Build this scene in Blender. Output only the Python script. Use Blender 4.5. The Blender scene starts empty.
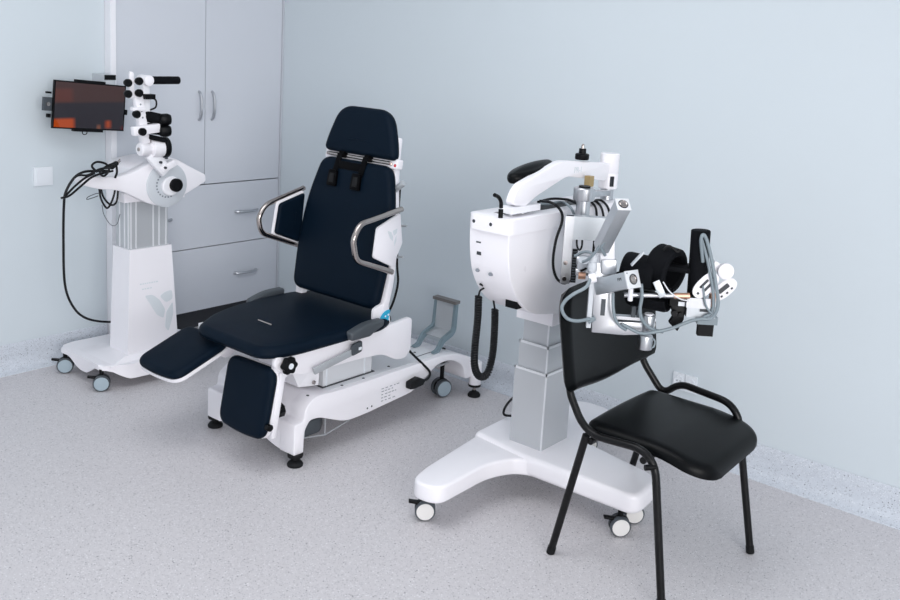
import bpy, bmesh, math, random
from mathutils import Vector, Matrix
random.seed(5)
S = bpy.context.scene
COL = S.collection
PI = math.pi
V = lambda p: Vector(p)

# ------------------------------------------------------------------ materials
def nodes(name):
    m = bpy.data.materials.new(name); m.use_nodes = True
    nt = m.node_tree
    return m, nt, nt.nodes['Principled BSDF']

def srgb(r, g, b):
    f = lambda c: (c/255/12.92) if c/255 <= .04045 else ((c/255+.055)/1.055)**2.4
    return (f(r), f(g), f(b), 1)

def plain(name, rgb, rough=.5, metal=0, bump=0, scale=200, spec=.5, coat=0, aniso=None):
    m, nt, b = nodes(name)
    b.inputs['Base Color'].default_value = srgb(*rgb)
    b.inputs['Roughness'].default_value = rough
    b.inputs['Metallic'].default_value = metal
    b.inputs['Specular IOR Level'].default_value = spec
    b.inputs['Coat Weight'].default_value = coat
    b.inputs['Coat Roughness'].default_value = .1
    tc = nt.nodes.new('ShaderNodeTexCoord')
    n = nt.nodes.new('ShaderNodeTexNoise'); n.inputs['Scale'].default_value = scale; n.inputs['Detail'].default_value = 3
    if aniso:
        mp = nt.nodes.new('ShaderNodeMapping'); mp.inputs['Scale'].default_value = aniso
        nt.links.new(tc.outputs['Object'], mp.inputs['Vector']); nt.links.new(mp.outputs['Vector'], n.inputs['Vector'])
    else:
        nt.links.new(tc.outputs['Object'], n.inputs['Vector'])
    mr = nt.nodes.new('ShaderNodeMapRange')
    mr.inputs['To Min'].default_value = max(0, rough-.05); mr.inputs['To Max'].default_value = min(1, rough+.05)
    nt.links.new(n.outputs['Fac'], mr.inputs['Value']); nt.links.new(mr.outputs['Result'], b.inputs['Roughness'])
    if bump:
        bp = nt.nodes.new('ShaderNodeBump'); bp.inputs['Strength'].default_value = bump; bp.inputs['Distance'].default_value = .001
        nt.links.new(n.outputs['Fac'], bp.inputs['Height']); nt.links.new(bp.outputs['Normal'], b.inputs['Normal'])
    return m

def speckle(name, base, dark, light, rough=.45):
    m, nt, b = nodes(name)
    tc = nt.nodes.new('ShaderNodeTexCoord')
    def chips(scale, thr, soft):
        v = nt.nodes.new('ShaderNodeTexVoronoi'); v.inputs['Scale'].default_value = scale
        nt.links.new(tc.outputs['Object'], v.inputs['Vector'])
        sep = nt.nodes.new('ShaderNodeSeparateColor'); nt.links.new(v.outputs['Color'], sep.inputs['Color'])
        # only some cells hold a chip, and chips differ in size
        a = nt.nodes.new('ShaderNodeMath'); a.operation = 'MULTIPLY'; a.inputs[1].default_value = soft
        nt.links.new(sep.outputs['Red'], a.inputs[0])
        lt = nt.nodes.new('ShaderNodeMath'); lt.operation = 'LESS_THAN'
        nt.links.new(v.outputs['Distance'], lt.inputs[0]); nt.links.new(a.outputs[0], lt.inputs[1])
        g = nt.nodes.new('ShaderNodeMath'); g.operation = 'GREATER_THAN'; g.inputs[1].default_value = thr
        nt.links.new(sep.outputs['Green'], g.inputs[0])
        mu = nt.nodes.new('ShaderNodeMath'); mu.operation = 'MULTIPLY'
        nt.links.new(lt.outputs[0], mu.inputs[0]); nt.links.new(g.outputs[0], mu.inputs[1])
        return mu.outputs[0]
    def mix(fac, a, col):
        mx = nt.nodes.new('ShaderNodeMix'); mx.data_type = 'RGBA'
        nt.links.new(fac, mx.inputs['Factor'])
        if isinstance(a, tuple): mx.inputs['A'].default_value = a
        else: nt.links.new(a, mx.inputs['A'])
        mx.inputs['B'].default_value = col
        return mx.outputs['Result']
    n = nt.nodes.new('ShaderNodeTexNoise'); n.inputs['Scale'].default_value = 60; n.inputs['Detail'].default_value = 5
    nt.links.new(tc.outputs['Object'], n.inputs['Vector'])
    c = mix(n.outputs['Fac'], srgb(*[x-14 for x in base]), srgb(*[min(255, x+8) for x in base]))
    c = mix(chips(190, .60, .40), c, srgb(*light))
    c = mix(chips(230, .40, .50), c, srgb(*[int((x*2+y)/3) for x, y in zip(base, dark)]))
    c = mix(chips(150, .80, .34), c, srgb(*dark))
    nt.links.new(c, b.inputs['Base Color'])
    b.inputs['Roughness'].default_value = rough
    return m

WALL = plain('wall_paint', (205, 214, 220), .6, bump=.05, scale=300)
CEIL = plain('ceiling_paint', (225, 226, 228), .8)
FLOOR = speckle('speckled_vinyl', (207, 204, 207), (104, 104, 112), (236, 235, 238))
COVE = speckle('coved_vinyl', (203, 209, 218), (104, 108, 120), (226, 230, 236), .5)
LAMI = plain('grey_laminate', (205, 209, 217), .4)
GAP = plain('gap_shade_grey', (60, 62, 68), .7)  # dark grey puts the shade of door gaps and toe recess into the carcass
WHITE = plain('white_lacquer', (240, 238, 243), .3, coat=.12, scale=8)
WHITE2 = plain('white_plastic', (238, 238, 243), .4, scale=8)
DECK = plain('grey_white_sheet', (232, 234, 238), .5)
NAVY = plain('navy_upholstery', (9, 22, 35), .5, bump=.1, scale=900, spec=.07)
BLACK = plain('black_plastic', (7, 8, 11), .42, spec=.18)
RUBBER = plain('black_rubber', (12, 13, 16), .65, spec=.3)
CABLE = plain('cable_sheath', (9, 11, 15), .5, spec=.3)
LEATHER = plain('black_leatherette', (7, 9, 11), .34, bump=.15, scale=700, spec=.12)
TUBEBLK = plain('black_powder_coat', (7, 7, 9), .35, spec=.3)
CHROME = plain('polished_steel', (176, 168, 164), .14, 1)
STEEL = plain('brushed_steel', (186, 190, 194), .34, .45, scale=6)
ALU = plain('anodised_aluminium', (196, 198, 202), .32, 1)
ALUB = plain('satin_aluminium', (186, 191, 196), .42, .75)
COLGREY = plain('column_grey', (190, 193, 197), .38, .35)
COLLITE = plain('column_light', (224, 226, 230), .35, .2)
GREYPL = plain('grey_plastic', (66, 72, 78), .5)
GREYLT = plain('pale_grey_plastic', (200, 205, 211), .45)
WHEELG = plain('blue_grey_hub', (160, 176, 186), .45)
WHEELW = plain('cream_hub', (226, 224, 222), .45)
TYRE = plain('grey_tyre', (72, 78, 84), .6)
STEELB = plain('blue_grey_steel', (134, 152, 160), .34, .5, scale=6)
STEELD = plain('dark_steel', (122, 118, 116), .36, .5, scale=6)
CYAN = plain('cyan_sticker', (34, 168, 208), .4)
RED = plain('red_mark', (200, 60, 70), .5)
HOSE = plain('grey_hose', (128, 140, 147), .38)
FOAM = plain('black_neoprene', (8, 10, 15), .8, bump=.3, scale=600, spec=.15)
COPPER = plain('copper_bush', (226, 178, 152), .35, .7)
BRASS = plain('brass_fitting', (176, 152, 108), .4, .5)
PALEMARK = plain('pale_grey_print', (216, 222, 227), .4)
INK = plain('grey_ink', (128, 134, 142), .5)
DARKINK = plain('dark_ink', (50, 54, 60), .5)
STRAP = plain('black_webbing', (3, 3, 5), .5, spec=.08)
SWITCH = plain('switch_plastic', (228, 233, 239), .35)
BROWN = plain('brown_board', (150, 120, 98), .6)

def screen_mat():  # emissive brown and orange patches stand in for a reflection in the glossy screen
    m, nt, b = nodes('screen_reflection')
    tc = nt.nodes.new('ShaderNodeTexCoord'); sp = nt.nodes.new('ShaderNodeSeparateXYZ')
    nt.links.new(tc.outputs['Generated'], sp.inputs['Vector'])
    def band(sock, lo, hi, soft=.03):
        a = nt.nodes.new('ShaderNodeMapRange'); a.inputs['From Min'].default_value = lo-soft; a.inputs['From Max'].default_value = lo+soft
        c = nt.nodes.new('ShaderNodeMapRange'); c.inputs['From Min'].default_value = hi+soft; c.inputs['From Max'].default_value = hi-soft
        nt.links.new(sock, a.inputs['Value']); nt.links.new(sock, c.inputs['Value'])
        mu = nt.nodes.new('ShaderNodeMath'); mu.operation = 'MULTIPLY'
        nt.links.new(a.outputs[0], mu.inputs[0]); nt.links.new(c.outputs[0], mu.inputs[1]); return mu.outputs[0]
    def rect(x0, x1, y0, y1):
        mu = nt.nodes.new('ShaderNodeMath'); mu.operation = 'MULTIPLY'
        nt.links.new(band(sp.outputs['X'], x0, x1), mu.inputs[0]); nt.links.new(band(sp.outputs['Z'], y0, y1), mu.inputs[1]); return mu.outputs[0]
    def mix(f, a, col):
        mx = nt.nodes.new('ShaderNodeMix'); mx.data_type = 'RGBA'; nt.links.new(f, mx.inputs['Factor'])
        if isinstance(a, tuple): mx.inputs['A'].default_value = a
        else: nt.links.new(a, mx.inputs['A'])
        mx.inputs['B'].default_value = col; return mx.outputs['Result']
    c = mix(rect(-.2, 1.2, .58, 1.2), srgb(44, 38, 48), srgb(78, 50, 48))
    c = mix(rect(-.2, .26, .60, .86), c, srgb(104, 54, 46))
    c = mix(rect(-.2, .27, -.2, .27), c, srgb(208, 84, 24))
    c = mix(rect(.71, .78, .05, .20), c, srgb(190, 78, 34))
    c = mix(rect(.60, .62, .02, .12), c, srgb(200, 120, 84))
    c = mix(rect(.94, 1.2, -.2, .08), c, srgb(110, 30, 36))
    nt.links.new(c, b.inputs['Emission Color']); b.inputs['Emission Strength'].default_value = .55
    b.inputs['Base Color'].default_value = srgb(10, 10, 12); b.inputs['Roughness'].default_value = .06
    return m
SCREEN = screen_mat()

# ------------------------------------------------------------------ mesh builder
class MB:
    def __init__(s): s.bm = bmesh.new()
    def _bev(s, faces, bev, seg=2, ang=35):
        if bev <= 0: return
        es = {e for f in faces for e in f.edges}
        es = [e for e in es if len(e.link_faces) == 2 and e.calc_face_angle(0) > math.radians(ang)]
        bmesh.ops.bevel(s.bm, geom=es, offset=bev, offset_type='OFFSET', segments=seg, profile=.5, affect='EDGES', clamp_overlap=True)
    def box(s, lo, hi, bev=0, M=None, seg=2):
        x0, y0, z0 = lo; x1, y1, z1 = hi
        vs = [s.bm.verts.new(M @ V(p) if M else p) for p in
              [(x0,y0,z0),(x1,y0,z0),(x1,y1,z0),(x0,y1,z0),(x0,y0,z1),(x1,y0,z1),(x1,y1,z1),(x0,y1,z1)]]
        fs = [s.bm.faces.new([vs[i] for i in q]) for q in [(3,2,1,0),(4,5,6,7),(0,1,5,4),(1,2,6,5),(2,3,7,6),(3,0,4,7)]]
        s._bev(fs, bev, seg); return s
    def hexa(s, b, t, bev=0):
        vs = [s.bm.verts.new(p) for p in list(b)+list(t)]
        fs = [s.bm.faces.new([vs[i] for i in q]) for q in [(3,2,1,0),(4,5,6,7),(0,1,5,4),(1,2,6,5),(2,3,7,6),(3,0,4,7)]]
        s._bev(fs, bev); return s
    def prism(s, pts, ext, bev=0, seg=2, ang=35):
        ext = V(ext); n = len(pts)
        a = [s.bm.verts.new(p) for p in pts]; b = [s.bm.verts.new(V(p)+ext) for p in pts]
        fs = [s.bm.faces.new(a[::-1]), s.bm.faces.new(b)]
        for i in range(n):
            j = (i+1) % n; fs.append(s.bm.faces.new([a[i], a[j], b[j], b[i]]))
        bmesh.ops.recalc_face_normals(s.bm, faces=fs)
        s._bev(fs, bev, seg, ang); return s
    def ring(s, c, x, y, r, seg, ry=None):
        ry = r if ry is None else ry
        return [s.bm.verts.new(c + x*(r*math.cos(2*PI*i/seg)) + y*(ry*math.sin(2*PI*i/seg))) for i in range(seg)]
    def skin(s, rings, caps=True, closed=False):
        n = len(rings[0])
        for k in range(len(rings)-(0 if closed else 1)):
            A, B = rings[k], rings[(k+1) % len(rings)]
            for i in range(n):
                s.bm.faces.new([A[i], A[(i+1) % n], B[(i+1) % n], B[i]])
        if caps and not closed:
            s.bm.faces.new(rings[0][::-1]); s.bm.faces.new(rings[-1])
    def lathe(s, o, ax, prof, seg=24):
        o = V(o); ax = V(ax).normalized()
        x = ax.orthogonal().normalized(); y = ax.cross(x)
        s.skin([s.ring(o+ax*h, x, y, max(r, 1e-4), seg) for r, h in prof]); return s
    def cyl(s, p0, p1, r, r1=None, seg=24, bev=0):
        p0, p1 = V(p0), V(p1); L = (p1-p0).length; r1 = r if r1 is None else r1
        if bev: prof = [(r-bev, 0), (r-bev*.3, bev*.3), (r, bev), (r1, L-bev), (r1-bev*.3, L-bev*.3), (r1-bev, L)]
        else: prof = [(r, 0), (r1, L)]
        return s.lathe(p0, p1-p0, prof, seg)
    def tube(s, pts, r, seg=10, smooth=6, closed=False, flat=None):
        P = [V(p) for p in pts]
        if smooth > 1: P = catmull(P, smooth, closed)
        n = len(P); T = []
        for i in range(n):
            a = P[(i-1) % n] if (closed or i) else P[0]; b = P[(i+1) % n] if (closed or i < n-1) else P[-1]
            T.append((b-a).normalized())
        x = T[0].orthogonal().normalized(); rings = []
        for i in range(n):
            x = (x - T[i]*x.dot(T[i]))
            x = x.normalized() if x.length > 1e-6 else T[i].orthogonal().normalized()
            y = T[i].cross(x)
            rings.append(s.ring(P[i], x, y, r, seg))
        s.skin(rings, closed=closed); return s
    def pad(s, outline, O, U, W, N, th, rnd, dome=0, steps=5):
        """cushion: outline [(u,w)] on plane O,U,W, thickness th along N, rounded rim, slight dome"""
        O, U, W, N = V(O), V(U).normalized(), V(W).normalized(), V(N).normalized()
        n = len(outline)
        cu = sum(p[0] for p in outline)/n; cw = sum(p[1] for p in outline)/n
        size = min(max(p[0] for p in outline)-min(p[0] for p in outline), max(p[1] for p in outline)-min(p[1] for p in outline))/2
        nor = []
        for i in range(n):
            a = Vector(outline[i-1]); b = Vector(outline[(i+1) % n]); t = (b-a).normalized(); nor.append(Vector((t.y, -t.x)))
        area = sum(outline[i][0]*outline[(i+1) % n][1]-outline[(i+1) % n][0]*outline[i][1] for i in range(n))
        sg = 1 if area > 0 else -1
        def loop(inset, h, sc=1):
            L = []
            for p, q in zip(outline, nor):
                u = p[0]-sg*q.x*inset; w = p[1]-sg*q.y*inset
                u = cu+(u-cu)*sc; w = cw+(w-cw)*sc
                L.append(s.bm.verts.new(O+U*u+W*w+N*h))
            return L
        rings = [loop(rnd*.35, 0), loop(rnd*.08, rnd*.25), loop(0, rnd*.6)]
        rings.append(loop(0, th-rnd))
        for k in range(1, steps+1):
            a = PI/2*k/steps; rings.append(loop(rnd*(1-math.cos(a)), th-rnd+rnd*math.sin(a)))
        for sc in (.8, .55, .3): rings.append(loop(rnd, th+dome*(1-sc*sc), sc))
        s.skin(rings); return s
    def build(s, name, mat, parent=None, root=None, smooth=True, ang=38):
        bm = s.bm
        bmesh.ops.recalc_face_normals(bm, faces=bm.faces[:])
        off = root.location if root else Vector((0, 0, 0))
        if root: bmesh.ops.translate(bm, verts=bm.verts[:], vec=-off)
        me = bpy.data.meshes.new(name); bm.to_mesh(me); bm.free()
        if smooth:
            me.polygons.foreach_set('use_smooth', [True]*len(me.polygons))
            me.set_sharp_from_angle(angle=math.radians(ang))
        me.materials.append(mat)
        o = bpy.data.objects.new(name, me); COL.objects.link(o)
        if parent: o.parent = parent
        return o

def catmull(P, k, closed=False):
    n = len(P); out = []
    for i in range(n if closed else n-1):
        p0 = P[(i-1) % n] if (closed or i) else P[0]*2-P[1]
        p1 = P[i]; p2 = P[(i+1) % n]
        p3 = P[(i+2) % n] if (closed or i < n-2) else P[-1]*2-P[-2]
        for j in range(k):
            t = j/k
            out.append(.5*((2*p1)+(p2-p0)*t+(2*p0-5*p1+4*p2-p3)*t*t+(3*p1-p0-3*p2+p3)*t**3))
    if not closed: out.append(P[-1])
    return out

def fillet(pts, r, n=6, closed=True):
    """round the corners of a 2D/3D polyline; r a number or one per corner"""
    P = [V(p) for p in pts]; m = len(P); out = []
    for i in range(m):
        rr = r[i] if isinstance(r, (list, tuple)) else r
        if not closed and i in (0, m-1): out.append(P[i]); continue
        a = P[i-1]-P[i]; b = P[(i+1) % m]-P[i]
        la, lb = a.length, b.length
        d = min(rr, la*.49, lb*.49)
        if d < 1e-5: out.append(P[i]); continue
        A = P[i]+a/la*d; B = P[i]+b/lb*d
        for k in range(n+1):
            t = k/n; out.append(A*(1-t)**2+P[i]*2*t*(1-t)+B*t*t)
    return out
def dense(pts, step=.03):
    out = []; m = len(pts)
    for i in range(m):
        a = Vector(pts[i]); b = Vector(pts[(i+1) % m]); k = max(1, int((b-a).length/step))
        out += [a+(b-a)*j/k for j in range(k)]
    return out
def rrect(u0, w0, u1, w1, r, n=6): return [tuple(p) for p in dense(fillet([(u0,w0),(u1,w0),(u1,w1),(u0,w1)], r, n))]

def thing(name, label, cat, loc, group=None):
    o = bpy.data.objects.new(name, None); COL.objects.link(o); o.location = loc
    o.empty_display_size = .1
    return tag(o, label, cat, group)
def tag(o, label, cat, group=None):
    o['label'] = label; o['category'] = cat
    if group: o['group'] = group
    return o
def struct(o): o['kind'] = 'structure'; return o
def xz(pts, y): return [(p[0], y, p[1]) for p in pts]
def yz(pts, x): return [(x, p[0], p[1]) for p in pts]
def xy(pts, z): return [(p[0], p[1], z) for p in pts]

def text(s, name, O, U, W, size, mat, parent, root, ext=.0004):
    """raised lettering at O reading along U, up along W"""
    cu = bpy.data.curves.new(name, 'FONT'); cu.body = s; cu.size = size; cu.extrude = ext
    o = bpy.data.objects.new(name, cu); COL.objects.link(o)
    dg = bpy.context.evaluated_depsgraph_get(); me = bpy.data.meshes.new_from_object(o.evaluated_get(dg))
    bpy.data.objects.remove(o); bpy.data.curves.remove(cu)
    U, W = V(U).normalized(), V(W).normalized(); N = U.cross(W)
    M = Matrix(((U.x, W.x, N.x, O[0]), (U.y, W.y, N.y, O[1]), (U.z, W.z, N.z, O[2]), (0, 0, 0, 1)))
    me.transform(Matrix.Translation(-root.location) @ M)
    me.materials.clear(); me.materials.append(mat)
    o = bpy.data.objects.new(name, me); COL.objects.link(o); o.parent = parent
    return o

# ------------------------------------------------------------------ the room
XW, YW = 3.50, 4.24
struct(MB().box((-3, -3, -.1), (3.7, 4.95, 0)).build('floor', FLOOR, smooth=False))
struct(MB().prism(xy([(-3, YW), (2.452, YW), (2.452, 4.82), (3.62, 4.82), (3.62, 4.92), (-3, 4.92)], 0), (0, 0, 2.8)).build('wall_left', WALL, smooth=False))
struct(MB().box((XW, -3, 0), (3.62, 4.82, 2.8)).build('wall_right', WALL, smooth=False))
struct(MB().box((-3, -3, 2.8), (3.7, 4.95, 2.9)).build('ceiling', CEIL, smooth=False))
cove = [(0, 0), (.052, 0), (.050, .004), (.030, .012), (.016, .026), (.009, .045), (.006, .08), (.006, .131), (.003, .135), (0, .135)]
struct(MB().prism([(-3, YW-.0005-d, h) for d, h in cove], (5.45, 0, 0)).build('baseboard_left', COVE))
struct(MB().prism([(XW-.0005-d, -3, h) for d, h in cove], (0, 7.15, 0)).build('baseboard_right', COVE))
struct(MB().box((2.4535, 4.19, 0), (2.482, 4.80, 2.795), .002).build('trim_1', WHITE2))

# ------------------------------------------------------------------ built-in cabinet
cab = thing('cabinet', 'tall grey built-in cabinet with two doors above two wide drawers in the room corner', 'cabinet', (2.99, 4.5, 0))
MB().box((2.486, 4.224, .10), (3.492, 4.79, 2.30)).build('body', GAP, cab, cab)
MB().box((2.486, 4.27, 0), (3.492, 4.77, .099)).build('plinth', GAP, cab, cab)
MB().box((3.4935, 4.19, 0), (3.498, 4.79, 2.30)).build('filler_panel', LAMI, cab, cab)
def pull(a, b, out, parent):
    a, b = V(a), V(b); m = (a+b)/2
    pts = [a, a+(b-a)*.08+V(out)*.6, a+(b-a)*.3+V(out)*.95, m+V(out), a+(b-a)*.7+V(out)*.95, a+(b-a)*.92+V(out)*.6, b]
    MB().tube(pts, .0075, 8, 4).build('handle', ALU, parent, cab)
for x0, x1, hx in ((2.487, 2.988, 2.952), (2.992, 3.490, 3.032)):
    d = MB().box((x0, 4.20, .812), (x1, 4.222, 2.29), .0015).build('door', LAMI, cab, cab)
    pull((hx, 4.201, 1.155), (hx, 4.201, 1.303), (0, -.026, 0), d)
for z0, z1 in ((.118, .463), (.468, .806)):
    d = MB().box((2.487, 4.20, z0), (3.490, 4.222, z1), .0015).build('drawer', LAMI, cab, cab)
    hz = z0+.172
    for hx in (2.715, 3.267): pull((hx-.075, 4.201, hz), (hx+.075, 4.201, hz), (0, -.026, 0), d)

# ------------------------------------------------------------------ switch and sockets
sw = thing('light_switch', 'white square light switch on the left wall below the screen', 'light switch', (2.135, YW, .86))
MB().box((2.095, YW-.009, .865), (2.183, YW-.0005, .951), .003).build('plate', SWITCH, sw, sw)
MB().box((2.107, YW-.013, .877), (2.171, YW-.009, .939), .002).build('rocker', SWITCH, sw, sw)
for y0, lab in ((1.600, 'left white socket of the pair low on the right wall behind the black chair'), (1.545, 'right white socket of the pair low on the right wall behind the black chair')):
    t = thing('wall_socket', lab, 'socket', (XW, y0, .27), 'sockets low on the right wall')
    MB().box((XW-.009, y0-.0265, .262), (XW-.0005, y0+.0265, .335), .003).build('plate', SWITCH, t, t)
    MB().lathe((XW-.0088, y0, .301), (-1, 0, 0), [(.021, 0), (.021, .003), (.019, .0035), (.017, .001), (.0, .001)], 24).build('insert', SWITCH, t, t)
    m = MB()
    for s in (-.007, .007): m.cyl((XW-.0096, y0+s, .301), (XW-.0102, y0+s, .301), .0025, seg=10)
    m.build('contact_hole', DARKINK, t, t)

# ------------------------------------------------------------------ screen on the wall
tb = thing('screen', 'dark tablet screen with glowing painted reflection held by a wall bracket left of the cabinet', 'screen', (2.3, YW-.005, 1.1))
a, b_, c, d = V((2.1270,4.1000,1.3620)), V((2.4910,4.1300,1.3330)), V((2.4890,4.1300,1.1180)), V((2.1230,4.1000,1.1440))
cx = (a+b_+c+d)/4; uu = (b_-a+c-d).normalized(); ww = (a-d+b_-c); ww = (ww-uu*ww.dot(uu)).normalized(); nn = uu.cross(ww)
TW = (b_-a).length/2; TH = ((a-d).length+(b_-c).length)/4
MM = Matrix(((uu.x, ww.x, nn.x, cx.x), (uu.y, ww.y, nn.y, cx.y), (uu.z, ww.z, nn.z, cx.z), (0, 0, 0, 1)))
MB().box((-TW, -TH, -.012), (TW, TH, 0), .003, MM).build('case', BLACK, tb, tb)
MB().box((-TW+.006, -TH+.006, -.001), (TW-.006, TH-.006, .0008), 0, MM).build('display', SCREEN, tb, tb, smooth=False)
hb = MB()
hb.box((-TW*.42, TH-.002, -.02), (TW*.38, TH+.010, .004), .002, MM).box((-TW*.42, -TH-.010, -.02), (TW*.38, -TH+.002, .004), .002, MM)
hb.box((-TW*.42, -TH, -.02), (TW*.38, TH, -.0125), .002, MM)
hb.box((TW-.002, -.03, -.02), (TW+.012, -.005, .003), .002, MM)
hb.build('clamp', BLACK, tb, tb)
k = MB().box((-TW-.036, -.032, -.03), (-TW+.004, .028, -.013), .003, MM); k.build('side_jaw', GREYPL, tb, tb)
MB().cyl(MM @ V((-TW-.018, -.002, -.013)), MM @ V((-TW-.018, -.002, -.009)), .009).build('screw', CHROME, tb, tb)
MB().box((-TW-.026, .045, -.025), (-TW-.004, .054, -.012), .002, MM).build('latch', BLACK, tb, tb)
MB().box((-TW-.018, -.062, -.025), (-TW-.002, -.045, -.012), .003, MM).build('latch', BLACK, tb, tb)
MB().tube([MM @ V((-TW*.10+.012*math.cos(t), -TH-.014+.010*math.sin(t), -.006)) for t in [i*2*PI/10 for i in range(10)]], .0022, 6, 2, True).build('pull_ring', BLACK, tb, tb)
pb = V((2.4150,4.2000,1.3650))
MB().box((pb.x-.026, 4.135, pb.z-.05), (pb.x+.030, YW-.001, pb.z+.020), .004).build('bracket', GREYLT, tb, tb)
MB().box((pb.x-.026, 4.131, pb.z-.004), (pb.x+.030, 4.1355, pb.z+.019), .001).build('bracket_cap', BLACK, tb, tb)
MB().cyl((cx.x, cx.y+.02, cx.z), (cx.x, YW-.001, cx.z), .03).build('mount', BLACK, tb, tb)

# ------------------------------------------------------------------ casters and feet
def caster(x, y, parent, root, top, r=.034, face=(0, -1), hub=WHEELG, yaw=None, gap=.012, wid=.02, twin=True, lever=True):
    """twin-wheel caster: wheel axle along `face`"""
    f = V((face[0], face[1], 0)).normalized(); t = V((-f.y, f.x, 0))
    c = V((x, y, r))
    m = MB()
    m.cyl((x, y, r*1.2), (x, y, top), .010, seg=12)
    m.lathe(c-f*(gap+wid*.6), f, [(r*.5, 0), (r*1.02, .002), (r*1.02, (gap+wid*.6)*2-.002), (r*.5, (gap+wid*.6)*2)], 24) if False else None
    m.prism([c+t*(r*1.0*math.cos(q))+V((0, 0, r*1.06*math.sin(q)))-f*gap*.8 for q in [PI*i/10*1.05-.05 for i in range(11)]], f*gap*1.6, .002)
    cs = m.build('caster', BLACK, parent, root)
    for s in ((-1, 1) if twin else (1,)):
        p = c+f*s*gap
        w = MB().lathe(p, f*s, [(r*.86, 0), (r, .003), (r, wid-.004), (r*.94, wid), (r*.86, wid)], 28).build('wheel', TYRE, cs, root)
        MB().lathe(p+f*s*(wid-.001), f*s, [(r*.85, 0), (r*.83, .0025), (r*.2, .004), (.001, .004)], 28).build('hub_cap', hub, cs, root)
    if lever:
        q = c-t*r*.9+V((0, 0, r*.55))
        MB().prism([q+t*.012-f*.012, q+t*.012+f*.012, q-t*.026+f*.010+V((0, 0, .006)), q-t*.026-f*.010+V((0, 0, .006))], (0, 0, .008), .002).build('brake_lever', BLACK, cs, root)
    return cs

# ------------------------------------------------------------------ examination chair
CY = 2.845
ex = thing('examination_chair', 'navy upholstered examination chair on white wheeled base by the right wall', 'examination chair', (2.75, CY, 0))
top_ = [(2.234, .172), (2.280, .176), (2.284, .225), (2.335, .264), (2.45, .254), (3.11, .254), (3.20, .238), (3.375, .165),
        (3.372, .10), (3.262, .10), (3.24, .172), (3.15, .222), (3.05, .222), (2.985, .180), (2.90, .134), (2.60, .112), (2.50, .112), (2.415, .146), (2.36, .170), (2.31, .172), (2.284, .135)]
tr_ = [.01, .012, .05, .05, .1, .1, .1, .02, .01, .01, .05, .04, .04, .05, .04, .05, .04, .04, .03, .015, .02]
side_ = fillet(top_+[(2.282, .048), (2.234, .048)], tr_+[.006, .006], 5)
mid_ = fillet(top_+[(2.288, .120), (2.234, .120)], tr_+[.01, .01], 5)
m = MB()
m.prism(xz([(p.x, p.y) for p in side_], 2.56), (0, .085, 0), .010, 3, 40)
m.prism(xz([(p.x, p.y) for p in side_], 3.018), (0, .085, 0), .010, 3, 40)
m.prism(xz([(p.x+.0012, p.y-.0006) for p in mid_], 2.63), (0, .40, 0), 0)
for ya, yb in ((2.585, 2.78), (3.076, 2.90)):
    q_ = [(ya, .049), (ya, .13), (yb, .13)]+[(yb+(ya-yb)*(1-math.cos(t)), .121-.072*math.sin(t)**1.0) for t in [PI/2*i/8 for i in range(1, 8)]]
    m.prism([(2.2355, a, b) for a, b in q_], (.05, 0, 0))
base = m.build('base', WHITE, ex, ex)
MB().prism(xz([(2.42, .2545), (2.42, .2565), (3.10, .2565), (3.10, .2545)], 2.585), (0, .49, 0)).build('deck_sheet', DECK, base, ex)
for y in (2.585, 3.105):
    MB().cyl((3.33, y-.028 if y < 2.8 else y+.028, .058), (3.33, y-.028 if y < 2.8 else y+.028, .17), .030, seg=24, bev=.004).build('rear_post', WHITE, base, ex)
def foot(x, y, z1):
    f = MB().lathe((x, y, .0), (0, 0, 1), [(.030, 0), (.031, .008), (.024, .018), (.012, .024), (.010, .03)], 24).build('leveling_foot', RUBBER, ex, ex)
    MB().cyl((x, y, .02), (x, y, z1+.01), .007, seg=10).build('stem', CHROME, f, ex)
    MB().lathe((x, y, z1-.010), (0, 0, 1), [(.029, 0), (.030, .004), (.030, .013), (.01, .0135)], 24).build('collar', RUBBER, f, ex)
foot(2.255, 2.576, .047); foot(2.262, 3.086, .047); foot(3.33, 2.557, .06); foot(3.33, 3.133, .06)
for y in (2.665, 3.03):
    caster(3.215, y, ex, ex, .235, r=.043, face=(-.30, -1), lever=False, gap=.006, wid=.022)
    MB().box((3.15, y-.02, .16), (3.25, y+.02, .168), .002).box((3.16, y-.018, .166), (3.18, y-.012, .235)).box((3.225, y+.012, .166), (3.24, y+.018, .235)).build('caster_bracket', STEEL, ex, ex)
# underside hydraulic tray seen below the side panel
m = MB().prism(xy([tuple(p)[:2] for p in fillet([(2.30, 2.60), (2.40, 2.60), (2.47, 2.66), (2.47, 3.0), (2.30, 3.0)], .02)], .085), (0, 0, .06), .004)
m.build('hydraulic_tray', GREYPL, ex, ex)
m = MB().tube([(2.31, 2.592, .16), (2.31, 2.592, .09), (2.42, 2.592, .07), (2.56, 2.60, .09)], .003, 6, 1).tube([(2.42, 2.594, .07), (2.42, 2.594, .15)], .003, 6, 1)
m.build('tray_guard', STEEL, ex, ex)
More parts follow.
